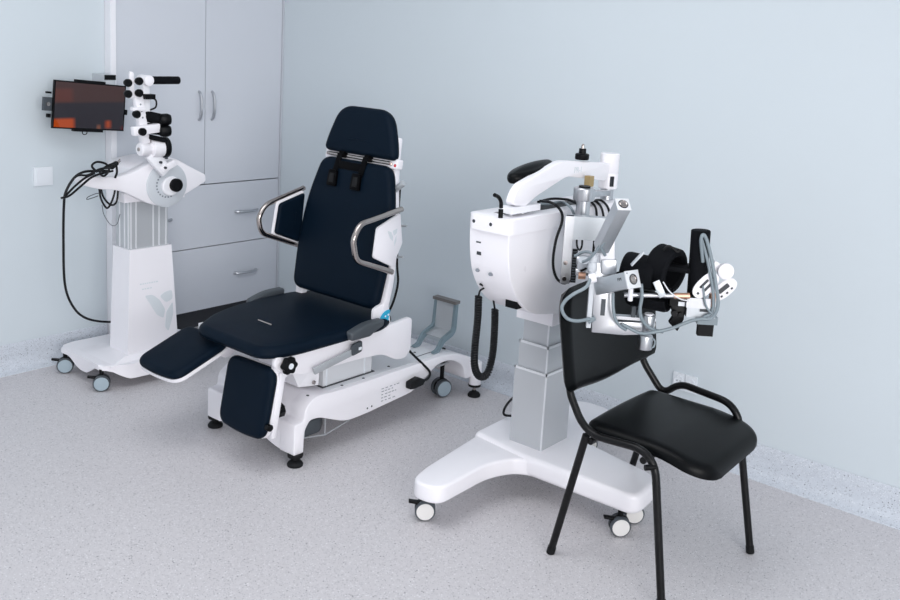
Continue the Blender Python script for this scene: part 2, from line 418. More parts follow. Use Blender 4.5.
# lift column and motor
m = MB().box((2.43, 2.625, .256), (2.70, 2.93, .42), .006); lc = m.build('lift_column', COLLITE, ex, ex)
MB().box((2.422, 2.617, .2560), (2.712, 2.938, .2595)).build('column_gap_shade', DARKINK, ex, ex)  # dark plate stands in for the shadow gap under the column
m = MB()
for x in (2.445, 2.655): m.box((x, 2.6225, .258), (x+.006, 2.626, .41))
m.build('groove', SWITCH, lc, ex)
MB().hexa([(2.335, 2.66, .272), (2.415, 2.635, .268), (2.415, 2.86, .268), (2.335, 2.86, .272)], [(2.27, 2.66, .40), (2.422, 2.635, .40), (2.422, 2.86, .40), (2.27, 2.86, .40)], .008).build('motor_cover', WHITE2, ex, ex)
MB().cyl((2.39, 2.636, .285), (2.39, 2.630, .285), .008).build('cover_screw', CHROME, ex, ex)
m = MB()
for x, y in ((2.33, 2.60), (2.50, 2.59), (2.62, 2.59), (2.80, 2.62), (2.98, 2.70), (3.02, 2.67), (3.05, 2.90)): m.cyl((x, y, .2565), (x, y, .2580), .006, seg=12)
m.build('deck_bolt', DARKINK, base, ex)
m = MB().box((2.97, 2.622, .2565), (3.095, 2.627, .2572)).box((3.0, 2.733, .2565), (3.095, 2.738, .2572)).build('deck_slot', DARKINK, base, ex)
# steel upright at the rear of the deck
m = MB()
for y in (2.600, 2.718):
    p = fillet([(3.060, .2575), (3.10, .2575), (3.135, .298), (3.195, .318), (3.212, .340), (3.218, .472), (3.202, .472), (3.192, .345), (3.12, .318), (3.085, .272), (3.06, .268)], .012, 3)
    m.prism(xz([(q.x, q.y) for q in p], y-.008), (0, .016, 0))
up = m.build('upright_arm', STEELB, ex, ex)
MB().prism(xz([(3.135, .312), (3.196, .334), (3.203, .465), (3.208, .465), (3.201, .331), (3.137, .308)], 2.60), (0, .118, 0), .0008).build('upright_plate', STEEL, ex, ex)
MB().box((3.192, 2.590, .464), (3.226, 2.728, .478), .003).build('upright_cap', STEELD, ex, ex)
# seat frame
sp = fillet([(2.14, .464), (2.13, .43), (2.17, .392), (2.28, .366), (2.60, .358), (2.70, .348), (2.745, .325), (2.79, .302), (2.845, .302), (2.872, .33), (2.872, .468), (2.855, .478), (2.70, .464)],
            [.01, .02, .02, .03, .05, .05, .03, .03, .03, .03, .015, .01, .03], 4)
for y in (2.562, 3.108):
    MB().prism(xz([(max(p.x, 2.27-.02*p.y) if y > 3 and p.x < 2.27 else p.x, p.y) for p in (sp if y < 3 else [q for q in sp if q.x > 2.2 or q.y > .45])], y), (0, .022, 0), .004, 2, 50).build('side_panel', WHITE, ex, ex)
MB().box((2.19, 2.585, .405), (2.80, 3.107, .457), .004).build('seat_frame', WHITE, ex, ex)
MB().box((2.125, 2.62, .449), (2.15, 2.97, .4575), .002).build('front_rail', WHITE, ex, ex)
so = [tuple(p)[:2] for p in dense(fillet([(-.578, -.265), (-.45, -.307), (-.2, -.305), (.03, -.30), (.145, -.235), (.145, .24), (.03, .297), (-.2, .290), (-.40, .252), (-.575, .135)], [.11, .15, .1, .05, .05, .05, .05, .2, .25, .06], 8))]
seat = MB().pad(so, (2.66, CY, .458), (1, 0, 0), (0, 1, 0), (0, 0, 1), .044, .028, .006).build('seat', NAVY, ex, ex)
# opening in the seat with a steel bar
MB().lathe((2.300, 2.828, .5052), (0, 0, 1), [(.040, 0), (.040, .0012), (.030, .0016), (.001, .0016)], 20).build('seat_dimple', NAVY, seat, ex)
MB().tube([(2.2920,2.8580,0.5080), (2.2900,2.7730,0.5080)], .0035, 8, 1).build('seat_bar', CHROME, seat, ex)
# backrest frame of reference
BO = V((2.665, CY, .5)); BV = V((.19, 0, 1)).normalized(); BU = V((0, 1, 0)); BN = V((-BV.z, 0, BV.x))
def bp(u, v, n=0): return BO+BU*u+BV*v+BN*n
bo = [tuple(p)[:2] for p in dense(fillet([(-.255, .035), (.255, .035), (.272, .25), (.258, .45), (.205, .630), (-.205, .630), (-.258, .45), (-.272, .25)], [.05, .05, .2, .2, .05, .05, .2, .2], 7))]
back = MB().pad(bo, bp(0, 0, -.03), BU, BV, BN, .045, .026, .004).build('backrest', NAVY, ex, ex)
ho = [tuple(p)[:2] for p in dense(fillet([(-.222, .655), (.208, .655), (.196, .72), (.148, .860), (-.152, .860), (-.208, .72)], [.035, .035, .06, .105, .105, .06], 8))]
head = MB().pad(ho, bp(0, 0, -.03), BU, BV, BN, .045, .026, .004).build('headrest', NAVY, ex, ex)
sh = dense(fillet([(-.256, -.05), (-.225, -.05), (-.222, .05), (.222, .05), (.225, -.05), (.256, -.05), (.279, .10), (.27, .25), (.238, .45), (.205, .62), (.18, .66), (-.17, .755), (-.186, .755), (-.202, .60), (-.240, .45), (-.272, .25), (-.279, .10)], [.01, .01, .01, .01, .01, .01, .1, .2, .2, .05, .02, .01, .008, .2, .2, .2, .1], 5))
MB().prism([bp(p[0], p[1], -.060) for p in sh], BN*.031, .005, 2, 50).build('back_shell', WHITE, ex, ex)
MB().prism([bp(p[0], p[1], -.05) for p in fillet([(-.222, .622), (-.222, .665), (.212, .665), (.212, .622)], .01)], BN*.035, .004).build('neck_plate', WHITE, ex, ex)
MB().tube([bp(-.192, .643, -.006), bp(.188, .643, -.006)], .008, 10, 1).build('neck_bar', CHROME, ex, ex)
# strap with two buckles over the backrest
for u, w in ((.088, .098), (-.066, -.045)):
    st = MB().prism([bp(u-.015, .650, .012), bp(u+.015, .650, .012), bp(u+.024, .56, .020), bp(u-.006, .56, .020)], BN*.004, .001).build('strap', STRAP, ex, ex)
    MB().prism([bp(p[0], p[1], .018) for p in fillet([(w-.026, .505), (w+.028, .505), (w+.026, .575), (w-.022, .575)], .008)], BN*.014, .003).build('buckle', STRAP, st, ex)
    MB().prism([bp(w-.015, .52, .031), bp(w+.015, .52, .031), bp(w+.013, .56, .031), bp(w-.013, .56, .031)], BN*.004, .001).build('buckle_clip', RUBBER, st, ex)
    MB().cyl(bp(u-.014, .648, -.004), bp(u+.014, .648, -.004), .016, seg=16).build('strap_loop', STRAP, st, ex)
MB().prism([bp(-.072, .585, .016), bp(.082, .585, .016), bp(.082, .618, .016), bp(-.072, .618, .016)], BN*.004, .001).build('strap', STRAP, ex, ex)
MB().cyl(bp(-.2105, .637, -.022), bp(-.2105, .637, -.013), .0065, seg=14).build('red_badge', RED, ex, ex)
MB().cyl(bp(-.190, .640, -.018), bp(-.190, .640, -.011), .006, seg=12).build('bolt', CHROME, ex, ex)
# side supports: white plate with navy pad inside and a chrome handle bar
def side_support(y, s):
    """s = -1: the support at the right of the sitter's view (nearer the camera)"""
    hp = [(2.7550,2.5450,0.9590), (2.5210,2.5450,0.9230), (2.4870,2.5450,0.8640), (2.5070,2.5450,0.7780), (2.7140,2.5450,0.7020)]
    pp = [(2.6270,2.5560,0.8930), (2.7570,2.5560,0.9410), (2.7770,2.5560,0.8130), (2.7240,2.5560,0.7190), (2.6120,2.5560,0.7730)]
    if s > 0:
        hp = [(2.7590,3.1450,0.9600), (2.5440,3.1450,0.9030), (2.5110,3.1450,0.8500), (2.5260,3.1450,0.7830), (2.7340,3.1450,0.7030)]
        pp = [(2.5950,3.1340,0.9130), (2.7440,3.1340,0.9530), (2.7320,3.1340,0.8190), (2.7180,3.1340,0.7160), (2.5710,3.1340,0.7750)]
    path = fillet([(p[0], y+s*.011, p[2]) for p in hp], [0, .03, .02, .03, 0], 6, closed=False)
    pl = fillet([(p[0], p[2]) for p in pp], .010, 4)
    sd = MB().prism(xz([(p.x, p.y) for p in pl], y-.004 if s < 0 else y-.008), (0, .012, 0), .003).build('side_support', WHITE, ex, ex)
    cx_ = sum(p[0] for p in pp)/5; cz_ = sum(p[2] for p in pp)/5
    po = [tuple(p)[:2] for p in dense(fillet([(cx_+(p[0]-cx_)*.93, cz_+(p[2]-cz_)*.93) for p in pp], .014, 4), .02)]
    MB().pad(po, (0, y-.008 if s > 0 else y+.008, 0), (1, 0, 0), (0, 0, 1), (0, -s, 0), .018, .010).build('side_pad', NAVY, sd, ex)
    MB().tube(path, .0115, 12, 1).build('handle_bar', CHROME, sd, ex)
side_support(2.556, -1); side_support(3.134, 1)
m = MB()
for q in ([(2.6850,2.5500,0.8750), (2.7050,2.5500,0.8690), (2.7180,2.5500,0.8470), (2.7160,2.5500,0.8300), (2.6980,2.5500,0.8450)], [(2.7140,2.5500,0.8720), (2.7400,2.5500,0.8790), (2.7380,2.5500,0.8610), (2.7210,2.5500,0.8500)], [(2.7360,2.5500,0.8510), (2.7370,2.5500,0.8280), (2.7270,2.5500,0.8060), (2.7230,2.5500,0.8250)]):
    m.prism([(p[0], 2.5508, p[2]) for p in q], (0, .0015, 0))
m.build('leaf_emblem', PALEMARK, ex, ex)
MB().cyl((2.7900,2.6170,0.8730), (2.7900,2.5450,0.8850), .0045, seg=10).build('rear_pin', STEEL, ex, ex)
MB().cyl((2.7700,2.6130,0.7400), (2.7700,2.5400,0.7580), .0045, seg=10).build('rear_pin', STEEL, ex, ex)
MB().cyl((2.8000,2.6310,1.0220), (2.8000,2.5820,1.0580), .013, seg=16, bev=.003).build('rear_roller', STEEL, ex, ex)
# angle scale at the backrest hinge
hub = bp(-.262, -.03, -.06)
MB().prism(xz([(p.x, p.y) for p in fillet([(2.655, .43), (2.655, .545), (2.735, .575), (2.762, .43)], .012, 3)], 2.578), (0, .018, 0), .003).build('hinge_plate', WHITE, ex, ex)
HC = (2.7310,2.5760,0.4700)
sc = [(HC[0], HC[2]-.006)]+[(HC[0]+.052*math.cos(t), HC[2]-.006+.068*math.sin(t)) for t in [PI*(.42+.58*i/10) for i in range(11)]]
an = MB().prism(xz(sc, 2.573), (0, .003, 0)).build('angle_scale', CYAN, ex, ex)
m = MB()
for i, t in enumerate([PI*(.48+.45*i/3) for i in range(4)]):
    m.cyl((HC[0]+.036*math.cos(t), 2.573, HC[2]-.006+.047*math.sin(t)), (HC[0]+.036*math.cos(t), 2.5722, HC[2]-.006+.047*math.sin(t)), .0045, seg=10)
m.build('scale_mark', SWITCH, an, ex)
# grey hip grips at the rear of the seat
for y in (2.535, 3.150):
    gp = fillet([(2.475, .463), (2.47, .495), (2.56, .520), (2.655, .520), (2.655, .493), (2.60, .475), (2.58, .462)], [.012, .015, .04, .012, .012, .02, .01], 4)
    MB().prism(xz([(p.x, p.y) for p in gp], y-.020), (0, .042, 0), .010, 3, 40).build('hip_grip', GREYPL, ex, ex)
    mm = MB().prism(xz([(p.x, p.y) for p in fillet([(2.492, .395), (2.488, .44), (2.545, .452), (2.548, .405)], .012)], y-.006), (0, .012, 0), .003).build('grip_clip', GREYPL, ex, ex)
    MB().box((2.525, y-.009, .415), (2.540, y-.006, .426), .001).build('clip_pin', SWITCH, mm, ex)
    MB().prism(xz([(2.305, .365), (2.295, .392), (2.50, .425), (2.51, .398)], y-.002), (0, .010, 0), .002).build('grip_bar', STEEL, ex, ex)
# leg rests: one raised, one hanging
def leg_rest(O, U, y, n):
    O = V(O); U = V(U).normalized(); W = V((0, 1, 0)); N = U.cross(W) if n > 0 else W.cross(U)
    ol = [tuple(p)[:2] for p in dense(fillet([(-.018, -.122), (.250, -.126), (.262, .0), (.250, .140), (-.012, .150)], [.06, .05, .1, .05, .05], 7), .025)]
    pn = MB().prism([O+U*p[0]+W*p[1]-N*.016 for p in ol], N*.014, .002, 1, 50).build('leg_plate', WHITE, ex, ex)
    pa = MB().pad(ol, O-N*.004, U, W, N, .034, .022, .003).build('leg_rest', NAVY, ex, ex)
    return pa
leg_rest((2.17, 3.0, .420), (-.24, 0, -.085), 3.0, -1)
leg_rest((2.15, 2.68, .40), (-.05, 0, -.235), 2.68, -1)
for y in (2.582, 2.94):
    MB().prism(xz([(p.x+(.02 if y > 2.8 else 0), p.y-(.015 if y > 2.8 else 0)) for p in fillet([(2.20, .455), (2.145, .45), (2.140, .405), (2.16, .37), (2.20, .37), (2.23, .40)], .02)], y-.012), (0, .024, 0), .004).build('leg_bracket', WHITE, ex, ex)
    MB().cyl((2.180, y-.026, .428), (2.180, y+.026, .428), .020, seg=20).build('hinge_drum', CHROME, ex, ex)
MB().prism(xz([(2.155, .40), (2.180, .40), (2.138, .155), (2.118, .155)], 2.552), (0, .012, 0), .003).build('leg_arm', WHITE, ex, ex)
def star_knob(x, y0, z, r, name='star_knob'):
    o = MB().prism([(x+r*(1+.10*math.cos(6*t))*math.cos(t), y0, z+r*(1+.10*math.cos(6*t))*math.sin(t)) for t in [2*PI*i/48 for i in range(48)]], (0, -.022, 0), .003, 2, 50).build(name, BLACK, ex, ex)
    MB().cyl((x, y0-.0225, z), (x, y0-.0245, z), r*.36, seg=16).build('knob_cap', SWITCH, o, ex)
star_knob(2.172, 2.540, .435, .031)
k2 = V((2.1900,2.6000,0.2360)); MB().cyl((2.17, k2.y, k2.z), (2.20, k2.y, k2.z), .028, seg=8).build('rear_knob', BLACK, ex, ex)
k3 = V((2.0950,2.5400,0.2120)); MB().cyl((k3.x, 2.552, k3.z), (k3.x, 2.530, k3.z), .013, seg=14, bev=.003).build('lock_knob', BLACK, ex, ex)
# printed lines on the base side
m = MB()
for r, (z, n) in enumerate(((.196, 5), (.184, 4), (.170, 5), (.156, 3), (.142, 4))):
    x = 2.700
    for i in range(n):
        w = random.uniform(.008, .016); m.box((x, 2.5592, z), (x+w, 2.5602, z+.003)); x += w+random.uniform(.005, .012)
m.build('printed_lines', INK, base, ex)
m = MB().cyl((2.62, 2.5605, .135), (2.62, 2.559, .135), .004, seg=10).cyl((2.645, 2.5605, .137), (2.645, 2.559, .137), .004, seg=10)
m.build('side_screw', DARKINK, base, ex)
# mains lead plugged into the base
pc = MB().prism(xz([(2.845, .165), (2.845, .195), (2.90, .205), (2.945, .185), (2.93, .165), (2.87, .16)], 2.528), (0, .0315, 0), .005).build('plug', RUBBER, ex, ex)
MB().tube([(2.93, 2.543, .175), (2.975, 2.543, .182), (2.99, 2.55, .205), (2.955, 2.56, .245), (2.90, 2.575, .30), (2.86, 2.60, .35), (2.83, 2.64, .40)], .0055, 8, 6).build('power_cord', CABLE, ex, ex)
MB().tube([(2.8300,2.6310,1.0280), (2.8200,2.6240,0.8850), (2.8000,2.6000,0.7210), (2.8000,2.5890,0.6370), (2.7900,2.5980,0.5580), (2.7900,2.6340,0.4800)], .005, 8, 6).build('back_cable', CABLE, ex, ex)

# ------------------------------------------------------------------ shoulder therapy machine, left
LD = thing('therapy_machine', 'white wheeled arm therapy machine with winged head standing by the left wall', 'therapy machine', (2.40, 3.86, 0))
bz0, bz1 = .062, .128
pl_ = dense(fillet([(2.128, 3.745), (2.140, 3.90), (2.128, 4.10), (2.20, 4.135), (2.63, 4.12), (2.71, 3.94), (2.71, 3.72), (2.62, 3.71), (2.45, 3.665), (2.22, 3.680)], [.025, .1, .03, .05, .06, .12, .03, .06, .15, .12], 6), .02)
m = MB()
def skirt(p):
    dl_ = min((Vector((p[0], p[1]))-Vector(q)).length for q in ((2.13, 3.749), (2.13, 4.063), (2.66, 3.74), (2.62, 4.06)))
    return .050+.045*max(0, 1-max(0, dl_-.045)/.085)**1.2
tv = [m.bm.verts.new((p[0], p[1], .118)) for p in pl_]; bv = [m.bm.verts.new((p[0], p[1], skirt(p))) for p in pl_]
tf = m.bm.faces.new(tv)
for i_ in range(len(pl_)):
    j_ = (i_+1) % len(pl_); m.bm.faces.new([bv[i_], bv[j_], tv[j_], tv[i_]])
uc = m.bm.verts.new((2.42, 3.90, .09))
for i_ in range(len(pl_)): m.bm.faces.new([bv[(i_+1) % len(pl_)], bv[i_], uc])
bmesh.ops.bevel(m.bm, geom=list(tf.edges), offset=.012, segments=3, profile=.5, affect='EDGES', clamp_overlap=True)
lb = m.build('base', WHITE, LD, LD)
MB().hexa([(2.16, 3.71, .113), (2.62, 3.71, .113), (2.62, 4.02, .113), (2.16, 4.02, .113)], [(2.245, 3.735, .140), (2.56, 3.735, .140), (2.56, 3.96, .140), (2.245, 3.96, .140)], .006).build('base_cover', WHITE, LD, LD)
for x, y in ((2.140, 3.752), (2.140, 4.066), (2.66, 3.755), (2.61, 4.055)):
    caster(x, y, LD, LD, .10, r=.037, face=(-.55, -.83), gap=.004, wid=.018)
cv = MB().hexa([(2.264, 3.745, .13), (2.528, 3.745, .13), (2.528, 3.895, .13), (2.264, 3.895, .13)], [(2.288, 3.765, .622), (2.503, 3.765, .622), (2.503, 3.900, .622), (2.288, 3.900, .622)], .006).build('column_cover', WHITE, LD, LD)
def fy(z): return 3.745+.02*(z-.13)/.49
def on_cover(px): return [(p[0], fy(p[2])-.0012, p[2]) for p in px]
A = on_cover([(2.3570,3.7520,0.4010), (2.3980,3.7520,0.3990), (2.4340,3.7520,0.3680), (2.4610,3.7520,0.3190), (2.4530,3.7520,0.2770), (2.4180,3.7520,0.2980), (2.3870,3.7520,0.3520)])
B = on_cover([(2.4340,3.7520,0.3850), (2.4600,3.7520,0.4020), (2.5000,3.7520,0.4060), (2.5020,3.7520,0.3610), (2.4660,3.7520,0.3500)])
C_ = on_cover([(2.5020,3.7520,0.3480), (2.5040,3.7520,0.2910), (2.4770,3.7520,0.2080), (2.4590,3.7520,0.2310), (2.4660,3.7520,0.3040)])
m = MB()
for q in (A, B, C_): m.prism([tuple(p) for p in fillet(q, .012, 4)], (0, .0012, 0))
m.build('leaf_emblem', PALEMARK, cv, LD)
m = MB()
for z, x0, x1 in ((.455, 2.335, 2.42), (.430, 2.345, 2.395)):
    x = x0
    while x < x1:
        w = random.uniform(.006, .013); m.box((x, fy(z)-.001, z), (x+w, fy(z)+.001, z+.006)); x += w+.004
m.build('printed_lines', PALEMARK, cv, LD)
col = MB().box((2.297, 3.778, .60), (2.490, 3.890, .86), .004).build('telescopic_column', COLGREY, LD, LD)
m = MB()
for x in (2.300, 2.325, 2.412, 2.442, 2.478): m.box((x, 3.775, .625), (x+.006, 3.779, .855))
for y in (3.785, 3.815, 3.855): m.box((2.294, y, .625), (2.298, y+.006, .855))
m.build('column_rib', COLLITE, col, LD)
YF = 3.72
wing = [(2.036, .975), (2.040, .947), (2.12, .921), (2.215, .910), (2.285, .876), (2.352, .838), (2.42, .818), (2.475, .832), (2.565, .872), (2.658, .917), (2.656, .950), (2.575, .990), (2.505, 1.030), (2.44, 1.050), (2.355, 1.018), (2.285, .985), (2.215, .968), (2.14, .975)]
wg = MB().prism([tuple(p) for p in fillet(xz(wing, YF), [.012, .012]+[.04]*7+[.01, .01]+[.04]*7, 4)], (0, .055, 0), .006, 2, 50).build('wing_panel', WHITE, LD, LD)
bd = [(2.315, .995), (2.30, .87), (2.57, .87), (2.58, .90), (2.55, .99), (2.44, 1.03), (2.34, 1.012)]
MB().prism([tuple(p) for p in fillet(xz(bd, YF+.045), .02, 4)], (0, .22, 0), .012, 3, 50).build('head_body', WHITE, LD, LD)
MB().box((2.264, YF+.045, .842), (2.572, YF+.19, .885), .012).build('head_base', WHITE, LD, LD)
DX, DZ = 2.447, .917
dl = MB().lathe((DX, YF, DZ), (0, -1, 0), [(.103, 0), (.103, .004), (.098, .007), (.050, .008), (.001, .008)], 48).build('dial', GREYLT, LD, LD)
m = MB()
for i in range(11):
    t = PI*(.75+.085*i); p = V((DX+.056*math.cos(t), YF-.0082, DZ+.056*math.sin(t))); m.box(p-V((.0035, .001, .0035)), p+V((.0035, .001, .0035)))
m.build('dial_mark', INK, dl, LD)
MB().lathe((DX+.012, YF-.008, DZ-.004), (0, -1, 0), [(.045, 0), (.045, .010), (.040, .014), (.001, .014)], 32).build('dial_hub', WHITE2, dl, LD)
kx = (2.4770,3.6800,0.9170)
MB().lathe((kx[0], YF-.010, kx[2]), (0, -1, 0), [(.024, 0), (.030, .004), (.031, .026), (.027, .032), (.001, .033)], 28).build('dial_knob', BLACK, LD, LD)
def bar(p0, p1, w, d, upv, bev=.004):
    """rectangular bar from p0 to p1, width w across, depth d along upv"""
    p0, p1 = V(p0), V(p1); t = (p1-p0).normalized(); u = V(upv); u = (u-t*u.dot(t)).normalized(); x = t.cross(u)
    return [p0+x*w/2+u*d/2, p0-x*w/2+u*d/2, p0-x*w/2-u*d/2, p0+x*w/2-u*d/2], p1-p0
yk = MB().prism(*bar((2.3440,3.6900,1.0710), (2.4240,3.6900,0.9810), .058, .03, (0, 1, 0)), .006).build('yoke', WHITE2, LD, LD)
m = MB().prism(*bar((2.3900,3.6850,0.9930), (2.4610,3.6850,1.0250), .032, .034, (0, 1, 0)), .005); m.build('yoke_block', WHITE, LD, LD)
m = MB()
for q in ((2.3810,3.6600,1.0310), (2.4090,3.6600,1.0490), (2.4040,3.6600,1.0050)): m.cyl(q, V(q)+V((0, .01, 0)), .006, seg=10)
m.build('yoke_bolt', DARKINK, LD, LD)
# pivot at the foot of the arm
pv = MB().lathe((2.316, 3.69, 1.090), (1, 0, 0.02), [(.025, 0), (.030, .004), (.030, .036), (.027, .040), (.027, .054), (.040, .058), (.042, .105), (.039, .115), (.001, .116)], 28).build('pivot_drum', WHITE, LD, LD)
MB().lathe((2.428, 3.69, 1.094), (1, -.1, 0.02), [(.040, 0), (.046, .003), (.048, .018), (.044, .026), (.001, .028)], 28).build('pivot_ring', BLACK, LD, LD)
MB().cyl((2.3165, 3.69, 1.090), (2.312, 3.69, 1.090), .008, seg=14).build('pivot_screw', CHROME, pv, LD)
po = MB().prism(*bar((2.345, 3.69, 1.115), (2.305, 3.69, 1.345), .040, .030, (0, 1, 0)), .006).build('arm_post', WHITE, LD, LD)
m = MB()
for t in (.35, .5, .62, .75):
    q = V((2.345, 3.674, 1.115)).lerp(V((2.305, 3.674, 1.345)), t); m.cyl(q, q+V((0, .002, 0)), .004, seg=10)
m.build('post_hole', INK, po, LD)
MB().prism(*bar((2.355, 3.70, 1.20), (2.35, 3.70, 1.38), .034, .03, (0, 1, 0)), .006).build('arm_rail', WHITE2, LD, LD)
MB().cyl((2.352, 3.665, 1.390), (2.352, 3.735, 1.390), .024, seg=24, bev=.004).build('top_joint', WHITE, LD, LD)
MB().cyl((2.335, 3.70, 1.388), (2.385, 3.70, 1.390), .018, seg=20).build('handle_socket', WHITE, LD, LD)
MB().cyl((2.378, 3.70, 1.390), (2.520, 3.70, 1.392), .0175, seg=24, bev=.003).build('hand_grip', FOAM, LD, LD)
MB().prism([tuple(p) for p in fillet(xz([(2.263, 1.312), (2.288, 1.312), (2.285, 1.425), (2.266, 1.430)], 3.675), .01)], (0, .012, 0), .002).build('upper_plate', WHITE, LD, LD)
MB().box((2.27, 3.68, 1.375), (2.35, 3.70, 1.395), .003).box((2.27, 3.68, 1.325), (2.31, 3.70, 1.345), .003).build('link_bar', WHITE2, LD, LD)
for x, z in ((2.250, 1.380), (2.250, 1.333), (2.302, 1.388), (2.302, 1.337), (2.290, 1.246), (2.305, 1.172)):
    kk = MB().lathe((x, 3.672 if z > 1.2 else 3.652, z), (0, -1, 0), [(.012, -.01), (.0165, 0), (.0175, .012), (.014, .018), (.001, .018)], 18).build('clamp_knob', BLACK, LD, LD)
MB().box((2.33, 3.66, 1.310), (2.378, 3.70, 1.332), .003).build('sensor_block', BLACK, LD, LD)
MB().tube([(2.37, 3.69, 1.318), (2.392, 3.68, 1.305), (2.392, 3.68, 1.275), (2.368, 3.685, 1.262)], .004, 8, 5).build('sensor_lead', CABLE, LD, LD)
MB().prism(*bar((2.272, 3.67, 1.172), (2.398, 3.665, 1.186), .040, .030, (0, 1, 0)), .005).build('lower_clamp', WHITE, LD, LD)
MB().prism(*bar((2.275, 3.68, 1.268), (2.335, 3.68, 1.266), .016, .03, (0, 1, 0)), .003).build('mid_clamp', WHITE, LD, LD)
for z, s in ((1.222, 1), (1.172, 1)):
    cf = MB().cyl((2.35, 3.70, z+.012), (2.42, 3.66, z), .026, .022, 16, .004).build('arm_cuff', FOAM, LD, LD)
    MB().lathe((2.415, 3.655, z), (1, -.25, 0), [(.018, -.02), (.025, -.012), (.027, .015), (.022, .028), (.001, .030)], 20).build('cuff_roll', BLACK, cf, LD)
MB().prism(*bar((2.36, 3.69, 1.145), (2.43, 3.67, 1.128), .022, .05, (0, 1, 0)), .006).build('cuff_tray', FOAM, LD, LD)

for o_ in LD.children:
    if o_.name.split('.')[0] in ('pivot_drum', 'pivot_ring', 'arm_post', 'arm_rail', 'top_joint', 'handle_socket', 'hand_grip', 'upper_plate', 'link_bar', 'clamp_knob', 'sensor_block', 'sensor_lead', 'lower_clamp', 'mid_clamp', 'arm_cuff', 'cuff_tray'):
        o_.location.x -= .026

# cables draped over the left machine
def cable(name, label, cat, pts, r=.005, mat=CABLE, smooth=7):
    return tag(MB().tube(pts, r, 8, smooth).build(name, mat), label, cat)
cable('power_cable', 'long black cable draped over the left machine and hanging down to its column foot', 'cable',
      [(2.1620,3.7120,1.0000), (2.1070,3.7120,1.0030), (2.0500,3.7140,1.0030), (2.0120,3.7250,0.9780), (2.0160,3.8000,0.9080), (2.0380,3.8600,0.8400), (2.0540,3.9000,0.6760), (2.0680,3.9200,0.4660), (2.1240,3.9500,0.3420), (2.2120,3.9900,0.2640), (2.3390,4.0200,0.2170), (2.3910,4.0200,0.2260)], .0055)
cable('cable', 'black looped cable hanging over the front edge of the winged head', 'cable',
      [(2.1730,3.7000,1.0010), (2.1320,3.7000,0.9950), (2.0780,3.7000,0.9810), (2.0240,3.7000,0.9430), (1.9760,3.7000,0.9090), (1.9420,3.7000,0.9030)], .0048)
cable('cable', 'black cable curled in an upright loop on the winged head', 'cable',
      [(2.0930,3.6880,1.0030), (2.0710,3.6880,1.0300), (2.0940,3.6880,1.0460), (2.1340,3.6880,1.0350), (2.1480,3.6880,1.0080), (2.1230,3.6860,0.9840), (2.1000,3.6760,1.0040), (2.1320,3.6760,1.0280), (2.1700,3.6780,1.0340), (2.1830,3.6860,0.9980), (2.1760,3.6900,0.9710)], .0048)
cable('cable', 'black cable loop arched low across the left tip of the winged head', 'cable',
      [(2.1450,3.6600,1.0210), (2.0910,3.6600,1.0200), (2.0380,3.6600,0.9980), (1.9900,3.6600,0.9970), (1.9550,3.6600,0.9580), (1.9400,3.6650,0.9170), (1.9830,3.6720,0.9500), (2.0310,3.6720,0.9840), (2.0710,3.6650,1.0030)], .0045)
cable('cable', 'black cable loop hanging furthest below the winged head', 'cable',
      [(2.1580,3.7870,0.9200), (2.1670,3.7870,0.8660), (2.1940,3.7870,0.8230), (2.2180,3.7870,0.8520), (2.2330,3.7870,0.9000), (2.2330,3.7870,0.9270)], .0045)
cable('cable', 'black cable double loop hanging beside the column under the winged head', 'cable',
      [(2.1730,3.8020,0.9160), (2.1890,3.8020,0.8660), (2.2220,3.8020,0.8320), (2.2480,3.8020,0.8430), (2.2560,3.8020,0.8960), (2.2510,3.8020,0.9240)], .0045)
pl3 = thing('cable_plug', 'black plug end with pins lying on top of the winged head', 'plug', (2.2230,3.7600,1.0160))
MB().cyl((2.1940,3.7520,1.0100), (2.2300,3.7650,1.0240), .014, .011, 14, .003).build('plug_body', RUBBER, pl3, pl3)
m = MB().cyl((2.2300,3.7650,1.0240), (2.2480,3.7700,1.0400), .0025, seg=8).cyl((2.2300,3.7600,1.0200), (2.2470,3.7650,1.0320), .0025, seg=8); m.build('plug_pin', CHROME, pl3, pl3)
cable('wire', 'thin grey wire drooping under the winged head in front of the column', 'wire',
      [(2.1440,3.7400,0.8490), (2.1530,3.7400,0.8040), (2.1850,3.7400,0.7560), (2.2130,3.7400,0.7570), (2.2370,3.7550,0.7970)], .0014, GREYPL)
cable('wire', 'small pale wire loop sticking out left under the winged head', 'wire',
      [(2.1370,3.7500,0.9000), (2.1130,3.7400,0.9000), (2.0810,3.7400,0.8890), (2.0760,3.7400,0.8790), (2.0990,3.7400,0.8830), (2.1320,3.7500,0.8880)], .0018, GREYPL)

# ------------------------------------------------------------------ elbow therapy machine, right
RD = thing('therapy_machine', 'white wheeled therapy machine with grey lifting column and aluminium arm orthosis behind the black chair', 'therapy machine', (2.80, 1.82, 0))
lg = fillet([(2.240, 1.842), (2.226, 1.955), (2.32, 1.985), (2.70, 2.035), (2.75, 1.93), (2.80, 1.70), (2.66, 1.70), (2.632, 1.80), (2.52, 1.848)], [.055, .05, .08, .02, .02, .02, .02, .10, .10], 7)
bt_ = fillet([(2.672, 2.045), (2.95, 2.055), (3.28, 1.95), (3.28, 1.76), (2.93, 1.73), (2.850, 1.33), (2.648, 1.315), (2.640, 1.80), (2.655, 1.90)], [.03, .08, .08, .08, .10, .08, .06, .1, .05], 7)
rb = MB().prism(xy([(p.x, p.y) for p in lg], .104), (0, 0, .064), .020, 4, 50).prism(xy([(p.x, p.y) for p in bt_], .104), (0, 0, .076), .020, 4, 50).build('base', WHITE, RD, RD)
caster(2.300, 1.948, RD, RD, .11, r=.036, face=(-.75, -.7), hub=WHEELW, gap=.004, wid=.019)
